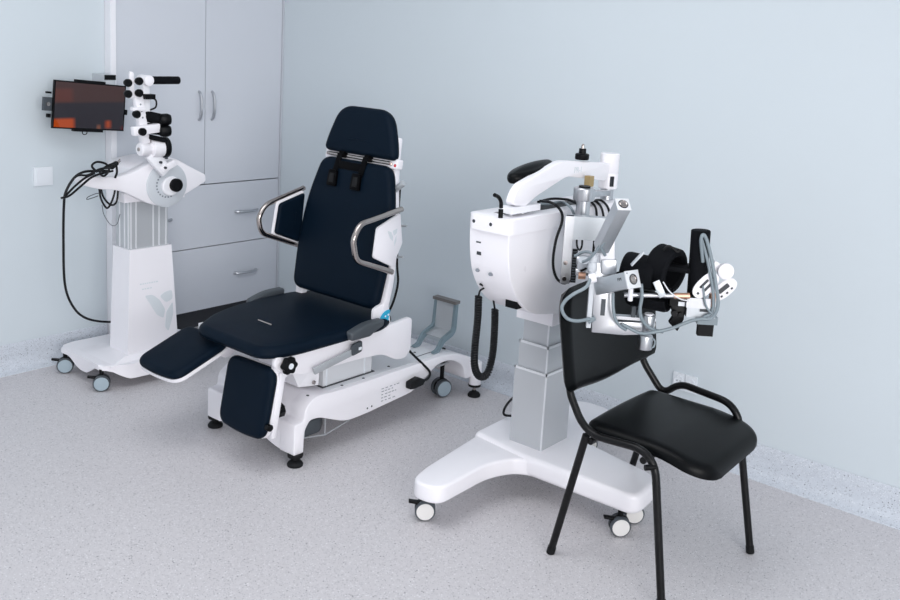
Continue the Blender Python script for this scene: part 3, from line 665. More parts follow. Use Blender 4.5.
caster(2.690, 1.395, RD, RD, .11, r=.036, face=(-.75, -.7), hub=WHEELW, gap=.004, wid=.019)
caster(2.805, 1.405, RD, RD, .11, r=.036, face=(-.75, -.7), hub=WHEELW, gap=.004, wid=.019, lever=False)
caster(3.20, 1.84, RD, RD, .11, r=.036, face=(-.75, -.7), hub=WHEELW, gap=.004, wid=.019)
for i, (z0, z1, k) in enumerate(((.175, .475, 0), (.46, .575, .008), (.56, .72, .016))):
    x0, x1, y0, y1 = 2.713+k, 2.887-k, 1.757+k, 1.900-k
    cs = MB().box((x0, y0, z0), (x1, y1, z1), .005).build('lift_column', COLGREY, RD, RD)
    MB().box((x0-.0008, y0-.0008, z0+.002), (x0+.004, y0+.004, z1-.001), .0012).build('corner_strip', COLLITE, cs, RD)
    if i < 2:
        m = MB()
        for lo, hi in (((x0-.001, y0-.001, z1-.008), (x1+.001, y0+.004, z1+.001)), ((x0-.001, y0-.001, z1-.008), (x0+.004, y1+.001, z1+.001)), ((x1-.004, y0-.001, z1-.008), (x1+.001, y1+.001, z1+.001)), ((x0-.001, y1-.004, z1-.008), (x1+.001, y1+.001, z1+.001))): m.box(lo, hi)
        m.build('column_rim', COLLITE, cs, RD)
HY0, HY1 = 1.722, 1.885
hp = [(2.372, 1.052), (2.378, .97), (2.392, .90), (2.425, .84), (2.475, .785), (2.54, .745), (2.64, .725), (2.72, .715), (2.88, .715), (2.95, .72), (3.0, .74), (3.055, .80), (3.06, 1.052)]
hs = MB().prism([tuple(p) for p in fillet(xz(hp, HY0), [.005]+[.06]*5+[.02, .01, .01, .02, .06, .06, .005], 5)], (0, HY1-HY0, 0), .042, 6, 50).build('housing', WHITE, RD, RD)
MB().box((2.700, 1.742, .664), (2.905, 1.900, .76), .006).build('housing_neck', WHITE, RD, RD)
m = MB()
ro = fillet([(2.362, HY0-.010), (3.075, HY0-.010), (3.075, HY1+.006), (2.362, HY1+.006)], .035, 6)
ri = fillet([(2.43, HY0+.045), (3.00, HY0+.045), (3.00, HY1-.050), (2.43, HY1-.050)], .012, 6)
z0, z1 = 1.040, 1.092
ov = [[m.bm.verts.new((p.x, p.y, z)) for p in ro] for z in (z0, z0+.008, z1-.008, z1-.002)]
for r_, s_ in ((0, .004), (3, .0)):
    pass
iv = [[m.bm.verts.new((p.x, p.y, z)) for p in ri] for z in (z1, z0)]
tp = [m.bm.verts.new((p.x+(2.71-p.x)*.012, p.y+(1.79-p.y)*.05, z1)) for p in ro]
loops = ov+[tp]+iv
n_ = len(ro)
for A_, B_ in zip(loops[:-1], loops[1:]):
    for i in range(n_): m.bm.faces.new([A_[i], A_[(i+1) % n_], B_[(i+1) % n_], B_[i]])
for i in range(n_): m.bm.faces.new([loops[-1][i], loops[-1][(i+1) % n_], loops[0][(i+1) % n_], loops[0][i]])
m.build('housing_rim', WHITE, RD, RD)
MB().box((2.428, HY0+.043, 1.045), (3.002, HY1-.048, 1.0885)).build('slot_shade', BLACK, RD, RD)  # black block just below the rim stands in for the shade inside the slot
m = MB()
for q in ((2.3710,1.8600,1.0880), (2.3400,1.7900,1.0950)): m.cyl((2.3612, q[1], 1.066), (2.3635, q[1], 1.066), .006, seg=12)
m.build('rim_screw', DARKINK, hs, RD)
def face_x(z): return 2.376 if z > .95 else 2.388
MB().box((2.376, 1.836, .993), (2.390, 1.856, 1.018), .002).build('type_label', GREYPL, hs, RD)
MB().box((2.380, 1.836, .952), (2.396, 1.854, .974), .003).build('socket_port', DARKINK, hs, RD)
m = MB().cyl((2.396, 1.855, .895), (2.388, 1.855, .897), .006, seg=12).cyl((2.400, 1.80, .892), (2.388, 1.80, .894), .006, seg=12).cyl((2.72, HY0+.002, .935), (2.72, HY0-.002, .935), .008, seg=14)
m.build('housing_screw', INK, hs, RD)
pr_ = (2.4840,1.7450,0.7800)
MB().box((pr_[0]-.022, HY0+.012, pr_[2]-.006), (pr_[0]+.022, HY0+.06, pr_[2]+.020), .004).build('cable_port', BLACK, hs, RD)
# support arm on top
aY0, aY1 = 1.745, 1.775
ar = [(2.4270,1.7450,1.1280), (2.4120,1.7550,1.1370), (2.4270,1.7650,1.1710), (2.4520,1.7650,1.1950), (2.6900,1.7650,1.2610), (3.0240,1.7650,1.2330), (2.9940,1.7450,1.1680), (2.7240,1.7450,1.2040), (2.5490,1.7450,1.1500), (2.4890,1.7450,1.1220)]
am = MB().prism([tuple(p) for p in fillet([(p[0], aY0, p[2]) for p in ar], [.01, .012, .02, .02, .03, .005, .005, .03, .02, .01], 5)], (0, aY1-aY0, 0), .006, 3, 50).build('support_arm', WHITE, RD, RD)
ap = (2.7720,1.7440,1.2170)
text('PR-I', 'arm_lettering', (ap[0]-.005, aY0-.0006, ap[2]-.004), (1, 0, 0), (0, 0, 1), .030, PALEMARK, am, RD)
pt = (2.4170,1.7500,1.1280); pt2 = (2.5590,1.7500,1.1280)
MB().box((pt[0]-.015, aY0-.010, 1.103), (pt2[0], aY1+.012, 1.124), .004).build('arm_carriage', WHITE2, RD, RD)
MB().cyl((pt[0]+.035, 1.78, 1.055), (pt[0]+.035, 1.78, 1.105), .018, seg=18).cyl((pt[0]+.10, 1.78, 1.055), (pt[0]+.10, 1.78, 1.105), .018, seg=18).build('carriage_post', ALU, RD, RD)
lv = MB().tube([(2.3720,1.7600,1.1240), (2.3690,1.7600,1.1440), (2.3540,1.7600,1.1610), (2.3320,1.7600,1.1700)], .0065, 10, 5).build('locking_lever', BLACK, RD, RD)
MB().cyl((V((2.3720,1.7600,1.1240)).x, 1.76, 1.06), (V((2.3720,1.7600,1.1240)).x, 1.76, 1.12), .008, seg=10).build('lever_stud', BLACK, RD, RD)
# headrest-like black pad leaning behind the arm
e0, e1 = V((2.4880,1.8000,1.1980)), V((2.7140,1.8000,1.2380)); eu = (e1-e0).normalized(); ew = V((0, 1, 0)); en = eu.cross(ew)
if en.z < 0: en = -en
L_ = (e1-e0).length
ol = [(L_/2+L_/2*1.03*math.cos(t), .050*math.sin(t)) for t in [2*PI*i/36 for i in range(36)]]
MB().pad(ol, e0+V((0, .012, -.012)), eu, ew, en, .034, .018, .010).build('arm_pad', LEATHER, RD, RD)
c0 = (3.0400,1.7630,1.2040)
CX, CYY = c0[0], 1.763
MB().lathe((CX, CYY, (3.0520,1.7630,1.1350)[2]), (0, 0, 1), [(.033, 0), (.0365, .003), (.0365, .058), (.036, .059), (.0365, .060), (.0365, (3.0290,1.7630,1.2690)[2]-(3.0520,1.7630,1.1350)[2]-.003), (.033, (3.0290,1.7630,1.2690)[2]-(3.0520,1.7630,1.1350)[2]), (.001, (3.0290,1.7630,1.2690)[2]-(3.0520,1.7630,1.1350)[2])], 32).build('pivot_cylinder', WHITE, RD, RD)
zc = (3.0520,1.7630,1.1350)[2]
MB().cyl((CX, CYY, 1.093), (CX, CYY, zc+.002), .024, seg=24).build('pivot_base', ALU, RD, RD)
m = MB().box((CX-.030, CYY-.033, zc+.012), (CX-.026, CYY-.026, zc+.05)).box((CX-.022, CYY-.036, zc+.012), (CX-.018, CYY-.029, zc+.05)); m.build('vent_slot', DARKINK, RD, RD)
kb = (2.8370,1.7600,1.2610)
kn = MB().lathe((kb[0], 1.76, (2.8380,1.7600,1.2550)[2]), (0, 0, 1), [(.023, 0), (.026, .004), (.026, .019), (.022, .022), (.014, .023), (.013, .040), (.001, .041)], 12).build('top_knob', BLACK, RD, RD)
MB().lathe((kb[0], 1.76, (2.8380,1.7600,1.2550)[2]+.038), (0, 0, 1), [(.006, 0), (.006, .012), (.004, .018), (.001, .019)], 12).build('knob_stud', CHROME, kn, RD)
# shaft carried in front of the housing
SX, SY = 2.692, 1.650
z187, z200, z218 = 1.182, 1.136, 1.066
sf = MB().lathe((SX, SY, 1.05), (0, 0, 1), [(.024, 0), (.024, .085), (.0355, .088), (.0365, .092), (.0365, .128), (.034, .131), (.001, .131)], 32).build('shaft', ALU, RD, RD)
MB().cyl((SX, SY, 1.180), (SX, SY, 1.187), .020, seg=20).build('shaft_cap', BLACK, sf, RD)
MB().prism(*bar((SX, SY, 1.158), (CX, CYY, 1.118), .034, .022, (0, 0, 1)), .004).build('shaft_link', ALU, RD, RD)
gq = (2.8330,1.7200,1.1800)
MB().box((gq[0]-.013, 1.708, gq[2]-.016), (gq[0]+.013, 1.732, gq[2]+.022), .002).build('brass_sensor', BRASS, RD, RD)
# bracket below the shaft; local frame: U along the orthosis, N towards the room, Z up
OO = V((2.45, 1.42, 0)); OU = V((.6102, -.7923, 0)).normalized(); ON = V((OU.y, -OU.x, 0))
def L(u, z, n=0): return OO+OU*u+ON*n+V((0, 0, z))
def lbox(m, u0, u1, z0, z1, n0, n1, bev=.003):
    M = Matrix(((OU.x, 0, ON.x, OO.x), (OU.y, 0, ON.y, OO.y), (0, 1, 0, 0), (0, 0, 0, 1)))
    return m.box((u0, z0, n0), (u1, z1, n1), bev, M)
bk = V((2.60, 1.62, 0)); b0 = (bk-OO).dot(OU); bn = (bk-OO).dot(ON)
lbox(MB(), b0-.030, b0+.120, 1.020, 1.098, bn-.02, bn+.015).build('cross_bracket', ALUB, RD, RD)
m = lbox(MB(), b0-.034, b0-.004, .868, 1.098, bn-.005, bn+.018); rl = m.build('upright_rail', ALU, RD, RD)
m = MB()
for z in (.885, .94): m.cyl(L(b0-.022, z, bn+.018), L(b0-.022, z, bn+.021), .0075, seg=14)
m.build('rail_bolt', CHROME, rl, RD)
m = lbox(MB(), b0+.000, b0+.017, .872, .985, bn-.004, bn+.012); m.build('rack_strip', BLACK, RD, RD)
m = MB()
for i in range(12): lbox(m, b0+.001, b0+.016, .877+i*.009, .881+i*.009, bn+.011, bn+.0135, 0)
m.build('rack_tooth', GREYPL, RD, RD)
for z, r in ((.955, .016), (.915, .013)):
    MB().cyl(L(b0+.012, z, bn+.028), L(b0+.055, z, bn+.028), r, seg=20, bev=.002).build('adjuster', ALU, RD, RD)
MB().cyl(L(b0+.035, .930, bn+.03), L(b0+.035, .960, bn+.05), .018, seg=20).build('gear_case', GREYLT, RD, RD)
MB().cyl(L(b0+.028, .922, bn+.046), L(b0+.045, .935, bn+.052), .005, seg=10).build('adjuster_pin', BLACK, RD, RD)
MB().cyl(L(b0+.022, .905, bn+.042), L(b0+.045, .905, bn+.042), .012, seg=14).build('copper_bush', COPPER, RD, RD)
# square tube pointing up and out into the room
p0 = V((2.4299,1.4133,1.0480)); p1 = V((2.3397,1.3010,1.2080))
tq, te = bar(p0, p1, .040, .040, (0, 0, 1))
st = MB().prism(tq, te, .002).build('square_tube', ALUB, RD, RD)
tt = (p1-p0).normalized()
tw_ = tt.cross(V((0, 0, 1))).normalized(); tu_ = tw_.cross(tt)
MB().prism([p1+tw_*.021+tu_*.021, p1-tw_*.021+tu_*.021, p1-tw_*.021-tu_*.021, p1+tw_*.021-tu_*.021], tt*.004, .001).build('end_plate', COLLITE, st, RD)
MB().lathe(p1+tt*.0035, tt, [(.015, 0), (.015, .0012), (.0115, .0012), (.0115, 0)], 24).build('nut_ring', DARKINK, st, RD)
m = MB().lathe(p1+tt*.0045, tt, [(.0125, 0), (.0125, .002), (.010, .003), (.008, .0015), (.001, .0015)], 20); m.build('tube_nut', CHROME, st, RD)
sideN = [q for q in tq]
tw = tt.cross(V((0, 0, 1))).normalized(); tu = tw.cross(tt)
MB().prism([p0+tt*.07-tw*.0203-tu*(-.004), p0+tt*.15-tw*.0203-tu*(-.004), p0+tt*.15-tw*.0203-tu*.004, p0+tt*.07-tw*.0203-tu*.004], tw*.0015).build('tube_slot', DARKINK, st, RD)
MB().prism(*bar((2.4567,1.4113,1.0830), (2.4610,1.4057,1.0010), .045, .03, ON), .004).build('coupling_block', WHITE2, RD, RD)
MB().prism(*bar((2.4415,1.4147,0.9900), (2.4695,1.3782,0.9930), .045, .035, ON), .003).build('coupling_foot', ALU, RD, RD)
# main plate of the orthosis
mp = [(-.012, .775), (-.020, 1.0), (-.002, 1.0), (.044, .965), (.050, .85), (.066, .815), (.185, .818), (.188, .782), (.09, .772)]
pm = MB().prism([L(p[0], p[1], -.006) for p in mp], ON*.014, .0025).build('main_plate', ALU, RD, RD)
lbox(MB(), .010, .024, .832, .885, .006, .0092, .002).build('plate_slot', GREYPL, pm, RD)
lbox(MB(), -.030, -.016, .79, .99, -.012, .010).build('edge_rail', GREYLT, RD, RD)
lbox(MB(), .060, .185, .822, .832, -.02, .006).build('lower_rail', ALU, RD, RD)
# long box with end nut pointing at the room
b1 = L(.004, .922, -.002); b2 = V((2.4214,1.2932,0.9750))
lq, le = bar(b1, b2, .052, .050, (0, 0, 1))
lb2 = MB().prism(lq, le, .003).build('motor_box', ALUB, RD, RD)
bt = (b2-b1).normalized(); bx = bt.cross(V((0, 0, 1))).normalized(); bu = bx.cross(bt)
MB().prism([b2+bx*.028+bu*.027, b2-bx*.028+bu*.027, b2-bx*.028-bu*.027, b2+bx*.028-bu*.027], bt*.006, .0015).build('end_plate', COLLITE, lb2, RD)
MB().lathe(b2+bt*.0055, bt, [(.0165, 0), (.0165, .0012), (.0125, .0012), (.0125, 0)], 24).build('nut_ring', DARKINK, lb2, RD)
text('FM', 'box_lettering', b2-bt*.034+bx*.0262+bu*.002, bt, bu, .014, BLACK, lb2, RD)
MB().lathe(b2+bt*.006, bt, [(.013, 0), (.013, .002), (.010, .003), (.008, .001), (.001, .001)], 20).build('end_nut', CHROME, lb2, RD)
MB().prism([b2+bt*.0061+bx*.024+bu*s*.022 for s in (1,)]+[b2+bt*.0061+bx*.020+bu*.022, b2+bt*.0061+bx*.020+bu*.018, b2+bt*.0061+bx*.024+bu*.018], bt*.001).build('corner_screw', INK, lb2, RD)
MB().cyl((2.4300,1.2985,0.9460), (2.4397,1.3023,0.9060), .008, seg=12).build('box_plunger', WHITE2, RD, RD)
m = lbox(MB(), .105, .118, .835, .870, .01, .02, .001); lbox(m, .122, .130, .835, .858, .01, .018, .001); m.build('limit_switch', GREYPL, RD, RD)
MB().cyl(L(.075, .908, .03), L(.235, .916, .03), .0085, seg=14).build('slide_rod', ALU, RD, RD)
MB().cyl(L(.228, .915, .03), L(.276, .918, .03), .0095, seg=14).build('rod_bush', COPPER, RD, RD)
MB().cyl(L(.163, .785, 0), L(.163, .842, 0), .021, seg=24, bev=.003).build('elbow_pivot', ALU, RD, RD)
MB().cyl(L(.163, .832, 0), L(.163, .846, 0), .014, seg=24).build('pivot_cap', WHITE2, RD, RD)
MB().cyl(L(.160, .730, 0), L(.160, .775, 0), .0225, seg=24, bev=.003).build('pivot_motor', ALU, RD, RD)
MB().tube([L(.178, .77, .008), L(.188, .76, .01), L(.186, .742, .01), L(.176, .738, .01)], .003, 8, 4).build('motor_lead', HOSE, RD, RD)
# padded cuffs round the arm
def cuff(c, ax, r, ln, th, a0, a1, flare=0, mat=FOAM, name='arm_cuff'):
    c, ax = V(c), V(ax).normalized(); up = V((0, 0, 1)); x = (up-ax*up.dot(ax)).normalized(); y = ax.cross(x)
    m = MB(); K = 26; rings = []
    for i in range(K+1):
        t = math.radians(a0+(a1-a0)*i/K); d = x*math.cos(t)+y*math.sin(t)
        sec = []
        for (h, rr) in ((-.5, -.25), (-.42, -.5), (.42, -.5), (.5, -.25), (.5, .25), (.42, .5), (-.42, .5), (-.5, .25)):
            sec.append(m.bm.verts.new(c+d*(r+rr*th+flare*max(0, -h*2-.2))+ax*h*ln))
        rings.append(sec)
    m.skin(rings); return m.build(name, mat, RD, RD)
axu = OU*.86+ON*.50
cuff(L(.135, .962, -.035), axu, .052, .105, .014, -150, 120, .008)
c2 = cuff(L(.205, .985, -.025), OU*.75+ON*.66+V((0, 0, -.1)), .062, .075, .024, -175, 175)
cuff(L(.165, .905, -.03), axu, .045, .13, .014, 100, 260)
MB().prism(*bar(L(.17, .995, -.05), L(.285, .99, -.03), .085, .018, (0, 0, 1)), .006).build('strap_web', FOAM, RD, RD)
MB().prism(*bar((2.5111,1.2588,0.9630), (2.5224,1.2359,0.9160), .004, .022, OU), .001).build('cuff_buckle', ALUB, RD, RD)
MB().tube([(2.5199,1.2391,0.9630), (2.5300,1.2178,0.9340), (2.5547,1.1939,0.9130), (2.5809,1.1763,0.9060)], .0022, 8, 5).build('cuff_piping', COLLITE, RD, RD)
MB().tube([L(.185, 1.052, .01), L(.200, 1.066, .012), L(.215, 1.06, .012), L(.228, 1.050, .014), L(.240, 1.056, .014)], .004, 8, 4).build('strap_clip', BLACK, RD, RD)
MB().prism(*bar(L(.09, 1.00, .02), L(.125, 1.045, .02), .006, .02, ON), .002).build('cuff_edge', GREYLT, RD, RD)
# upright black hand grip with slotted oval plate
hg = MB().cyl(L(.305, .915, .0), L(.298, 1.120, -.004), .0300, seg=28, bev=.004).build('hand_grip', FOAM, RD, RD)
def slotted(c, u, v, a, b, th, slots, name, mat):
    c, u, v = V(c), V(u).normalized(), V(v).normalized(); n = u.cross(v)
    if n.dot(ON) < 0: n = -n
    o = MB().prism([c+u*a*math.copysign(abs(math.cos(t))**.8, math.cos(t))+v*b*math.copysign(abs(math.sin(t))**.8, math.sin(t)) for t in [2*PI*i/36 for i in range(36)]], n*th, .0015, 1, 50).build(name, mat, RD, RD)
    for (su, sv, sa, sb) in slots:
        MB().prism([tuple(p) for p in fillet([c+n*th+u*(su+sa)+v*(sv+sb), c+n*th+u*(su-sa)+v*(sv+sb), c+n*th+u*(su-sa)+v*(sv-sb), c+n*th+u*(su+sa)+v*(sv-sb)], .004, 3)], n*.0008).build('slot', DARKINK, o, RD)
    return o
cth, sth = math.cos(math.radians(50)), math.sin(math.radians(50))
slotted(L(.322, .955, .030), OU*cth+V((0, 0, sth)), -OU*sth+V((0, 0, cth)), .048, .026, .005, [(.0, .008, .018, .004), (.0, -.008, .018, .004), (.034, 0, .004, .004), (-.034, 0, .004, .004)], 'slotted_plate', WHITE)
slotted(L(.392, .935, -.015), OU*.72+V((0, 0, .7)), -OU*.7+V((0, 0, .72)), .045, .024, .005, [(0, .004, .02, .007), (.0, -.014, .004, .003), (.02, -.012, .004, .003), (-.02, -.012, .004, .003)], 'slotted_plate', WHITE)
MB().cyl(L(.384, .998, .0), L(.384, .998, .018), .0255, seg=32, bev=.003).build('white_disc', WHITE, RD, RD)
MB().prism(*bar(L(.345, 1.015, -.004), L(.384, .995, -.004), .028, .012, ON), .004).build('disc_arm', WHITE, RD, RD)
lbox(MB(), .270, .345, .880, .912, -.020, .030, .004).build('wrist_block', ALU, RD, RD)
lbox(MB(), .275, .365, .848, .882, -.02, .02, .003).build('wrist_base', ALUB, RD, RD)
lbox(MB(), .315, .340, .868, .876, .02, .0225, .001).build('wrist_slot', DARKINK, RD, RD)
MB().cyl(L(.352, .885, .01), L(.352, .925, .01), .011, seg=16).build('wrist_bush', COPPER, RD, RD)
lbox(MB(), .312, .375, .826, .850, -.012, .018, .005).build('hose_clamp', HOSE, RD, RD)
lbox(MB(), .318, .366, .787, .832, -.01, .012, .002).build('lower_pad', BLACK, RD, RD)
m = lbox(MB(), .222, .278, .878, .900, -.02, .012); m.build('clamp_bridge', BLACK, RD, RD)
lbox(MB(), .248, .268, .880, .893, .012, .015, .001).build('clamp_label', SWITCH, RD, RD)
MB().prism([L(p[0], p[1], -.012) for p in ((.225, .880), (.274, .880), (.272, .835), (.256, .795), (.226, .822), (.238, .845))], ON*.02, .003).build('clamp_jaw', BLACK, RD, RD)
m = MB().cyl(L(.238, .856, .01), L(.238, .856, .022), .010, seg=14).cyl(L(.258, .853, .01), L(.258, .853, .020), .008, seg=14); m.build('clamp_screw', RUBBER, RD, RD)
# grey hoses of the orthosis
def hose(pts, r=.0055): MB().tube(pts, r, 10, 7).build('hose', HOSE, RD, RD)
hose([(2.6084,1.1570,1.0280), (2.5913,1.1628,1.0980), (2.5974,1.1549,1.1110), (2.6127,1.1351,1.0500), (2.6279,1.1153,0.9610), (2.6358,1.1050,0.8990), (2.6319,1.1183,0.8550), (2.6145,1.1491,0.8480), (2.5971,1.1799,0.8350), (2.5684,1.2171,0.8120), (2.5327,1.2552,0.7980), (2.5086,1.2947,0.7900), (2.4824,1.3452,0.8120)])
hose([(2.5993,1.1639,1.0970), (2.6130,1.1429,1.0300), (2.6288,1.1223,0.9370), (2.6358,1.1214,0.8730), (2.6264,1.1418,0.8540)], .005)
hose([(2.6087,1.1484,0.9540), (2.6185,1.1357,0.8920), (2.6355,1.1136,0.8620)], .003)
hose([(2.4751,1.2891,0.9530), (2.4787,1.2844,0.9160), (2.4821,1.2882,0.8700), (2.4986,1.2832,0.8330), (2.5306,1.2662,0.8050), (2.5611,1.2430,0.7950)], .0055)
hose([(2.4513,1.3692,0.9120), (2.4491,1.3638,0.8720), (2.4546,1.3567,0.8340), (2.4702,1.3447,0.8080), (2.4909,1.3341,0.7940)], .005)
hose([(2.4061,1.4278,0.9510), (2.3823,1.4259,0.9300), (2.3524,1.4484,0.9090), (2.3372,1.4682,0.8850), (2.3323,1.4745,0.8590), (2.3472,1.4633,0.8300), (2.3753,1.4432,0.8200), (2.4207,1.4252,0.8220)], .0055)
hose([(2.4299,1.3969,1.0290), (2.3951,1.3929,1.0600), (2.3945,1.3773,1.0840), (2.3906,1.3742,1.1100), (2.3973,1.3983,1.0620), (2.4110,1.4379,1.0150), (2.4329,1.4750,0.9920)], .005)
hose([(2.5024,1.5487,0.9870), (2.5024,1.5159,1.0070), (2.4750,1.4695,1.0130), (2.4384,1.4351,0.9990), (2.4262,1.4345,0.9600)], .005)
MB().cyl((2.4128,1.4355,0.9490), (2.4256,1.4189,0.9560), .015, seg=18, bev=.003).build('hose_elbow', WHITE2, RD, RD)
MB().cyl((2.4262,1.4345,0.8090), (2.4390,1.4179,0.8230), .008, seg=14).build('hose_fitting', HOSE, RD, RD)
MB().lathe((2.4308,1.4368,1.0220), (0, 0, -1), [(.010, 0), (.014, .004), (.014, .02), (.012, .022), (.014, .026), (.014, .045), (.010, .055)], 18).build('valve_body', GREYLT, RD, RD)

# cables of the right machine
MB().tube([(2.5910,1.7600,1.1270), (2.5740,1.7000,1.1310), (2.6100,1.6850,1.1020), (2.6140,1.6800,1.0650), (2.5860,1.6800,1.0060), (2.5780,1.6800,0.9310), (2.6040,1.6800,0.8750), (2.6200,1.6600,0.8550), (2.6390,1.6450,0.8620)], .0048, 8, 7).build('cable', CABLE, RD, RD)
MB().tube([(2.7040,1.8450,1.1000), (2.8010,1.8600,1.1000), (2.8430,1.8350,1.1000), (2.8390,1.7890,1.1000), (2.80, 1.715, 1.085), (2.84, 1.690, 1.02), (2.845, 1.685, .93), (2.82, 1.68, .88)], .0048, 8, 7).build('cable', CABLE, RD, RD)
MB().tube([(2.6550,1.8280,1.1000), (2.7010,1.8000,1.1000), (2.7850,1.7970,1.1000), (2.6730,1.6900,1.1090), (2.6940,1.6850,1.0830), (2.6970,1.6800,1.0560)], .0048, 8, 7).build('cable', HOSE, RD, RD)
MB().tube([(2.8870,1.7500,1.0980), (2.8320,1.7000,1.1070), (2.8550,1.6950,1.0840), (2.8700,1.6950,1.0340), (2.8860,1.6950,0.9810)], .0045, 8, 7).build('cable', CABLE, RD, RD)
MB().tube([(2.9140,1.7500,1.0990), (2.8660,1.7000,1.1070), (2.8970,1.6950,1.0790), (2.9200,1.6950,1.0290), (2.9300,1.6950,0.9680)], .0045, 8, 7).build('cable', CABLE, RD, RD)
MB().tube([(2.9420,1.7500,1.1000), (2.9010,1.7000,1.1080), (2.9400,1.6950,1.0790), (2.9710,1.6950,1.0230), (2.9980,1.6950,0.9520), (2.9870,1.6950,0.8840)], .0045, 8, 7).build('cable', CABLE, RD, RD)
MB().tube([(2.7390,1.6950,1.0130), (2.7460,1.6950,0.9650), (2.7660,1.6950,0.9450), (2.7800,1.6950,0.9610), (2.7730,1.6950,1.0090)], .0035, 8, 7).build('cable', CABLE, RD, RD)
def coil(path, R, r, pitch, name, mat):
    P = catmull([V(p) for p in path], 24); pts = []; ph = 0; x = None
    for i in range(len(P)-1):
        t = (P[i+1]-P[i]); l = t.length; t.normalize()
        x = t.orthogonal().normalized() if x is None else (x-t*x.dot(t)).normalized()
        y = t.cross(x); k = max(1, int(math.ceil(l/pitch*9)))
        for j in range(k):
            ph += 2*PI*l/pitch/k; pts.append(P[i]+t*l*j/k+x*R*math.cos(ph)+y*R*math.sin(ph))
    return MB().tube(pts, r, 6, 1)
cpts = [(2.4130,1.8600,0.8020), (2.4160,1.8600,0.7180), (2.4110,1.8600,0.6300), (2.4150,1.8600,0.5580), (2.4440,1.8600,0.5110), (2.4900,1.8600,0.5070), (2.5140,1.8600,0.5710), (2.5160,1.8600,0.6610), (2.5110,1.8600,0.7380)]
cc = coil(cpts, .0100, .0040, .0088, 'coil', CABLE).build('coiled_cord', CABLE, RD, RD)
MB().tube(cpts, .0085, 8, 8).build('cord_core', CABLE, cc, RD)
MB().tube([(2.4170,1.8600,0.8430), (2.4450,1.8600,0.8280), (2.4190,1.8600,0.8190), (2.4130,1.8600,0.7950)], .0035, 8, 5).tube([(2.5120,1.8600,0.7310), (2.4990,1.8600,0.7730), (2.5050,1.8700,0.8130)], .0035, 8, 4).build('cord_lead', CABLE, cc, RD)
MB().tube([(2.8230,1.9710,0.3000), (2.8590,2.0230,0.2500), (2.8710,2.0480,0.2100), (2.8520,2.0290,0.2000), (2.8740,1.9950,0.2000)], .005, 8, 7).build('cable', CABLE, RD, RD)
MB().tube([(3.02, 1.86, .52), (3.03, 1.83, .42), (3.02, 1.83, .30), (2.97, 1.84, .235), (2.90, 1.86, .20), (2.86, 1.88, .195)], .005, 8, 7).build('cable', CABLE, RD, RD)

# ------------------------------------------------------------------ black visitor chair
ch = thing('chair', 'black padded visitor chair with tubular steel frame in the foreground', 'chair', (2.66, 1.25, 0))
xL, xR = 2.418, 2.905
tr = .0125
def side_frame(fr, foot_, rear):
    MB().tube(fillet(fr, [0, .085, .10, .06, 0] if len(fr) == 5 else [0, .075, .05, .06, .05, 0], 9, closed=False), tr, 14, 1).build('side_frame', TUBEBLK, ch, ch)
    a_, b_ = V(rear[0]), V(rear[1])
    MB().tube([a_, b_], tr, 14, 1).build('leg', TUBEBLK, ch, ch)
    for f_, g_ in ((V(fr[0]), V(fr[1])), (b_, a_)):
        d_ = (g_-f_).normalized(); MB().cyl(f_-d_*.006, f_+d_*.018, .0143, seg=14).build('foot_cap', RUBBER, ch, ch)
side_frame([(2.402, 1.080, .007), (2.402, 1.152, .476), (xL, 1.405, .452), (2.428, 1.484, .57), (2.448, 1.492, .63)], 0, [(xL, 1.400, .448), (2.422, 1.498, .007)])
side_frame([(2.902, 1.005, .007), (2.866, 1.093, .512), (2.925, 1.335, .508), (2.925, 1.395, .450), (xR, 1.478, .56), (xR-.015, 1.49, .63)], 0, [(xR, 1.415, .445), (xR, 1.510, .007)])
m = MB().tube([(xL, 1.385, .430), (xR, 1.385, .430)], .011, 12, 1).tube([(xL-.014, 1.19, .436), (xR-.03, 1.19, .436)], .011, 12, 1); m.build('cross_tube', TUBEBLK, ch, ch)
MB().cyl((2.374, 1.166, .432), (2.400, 1.146, .432), .009, seg=12).build('link_hook', BLACK, ch, ch)
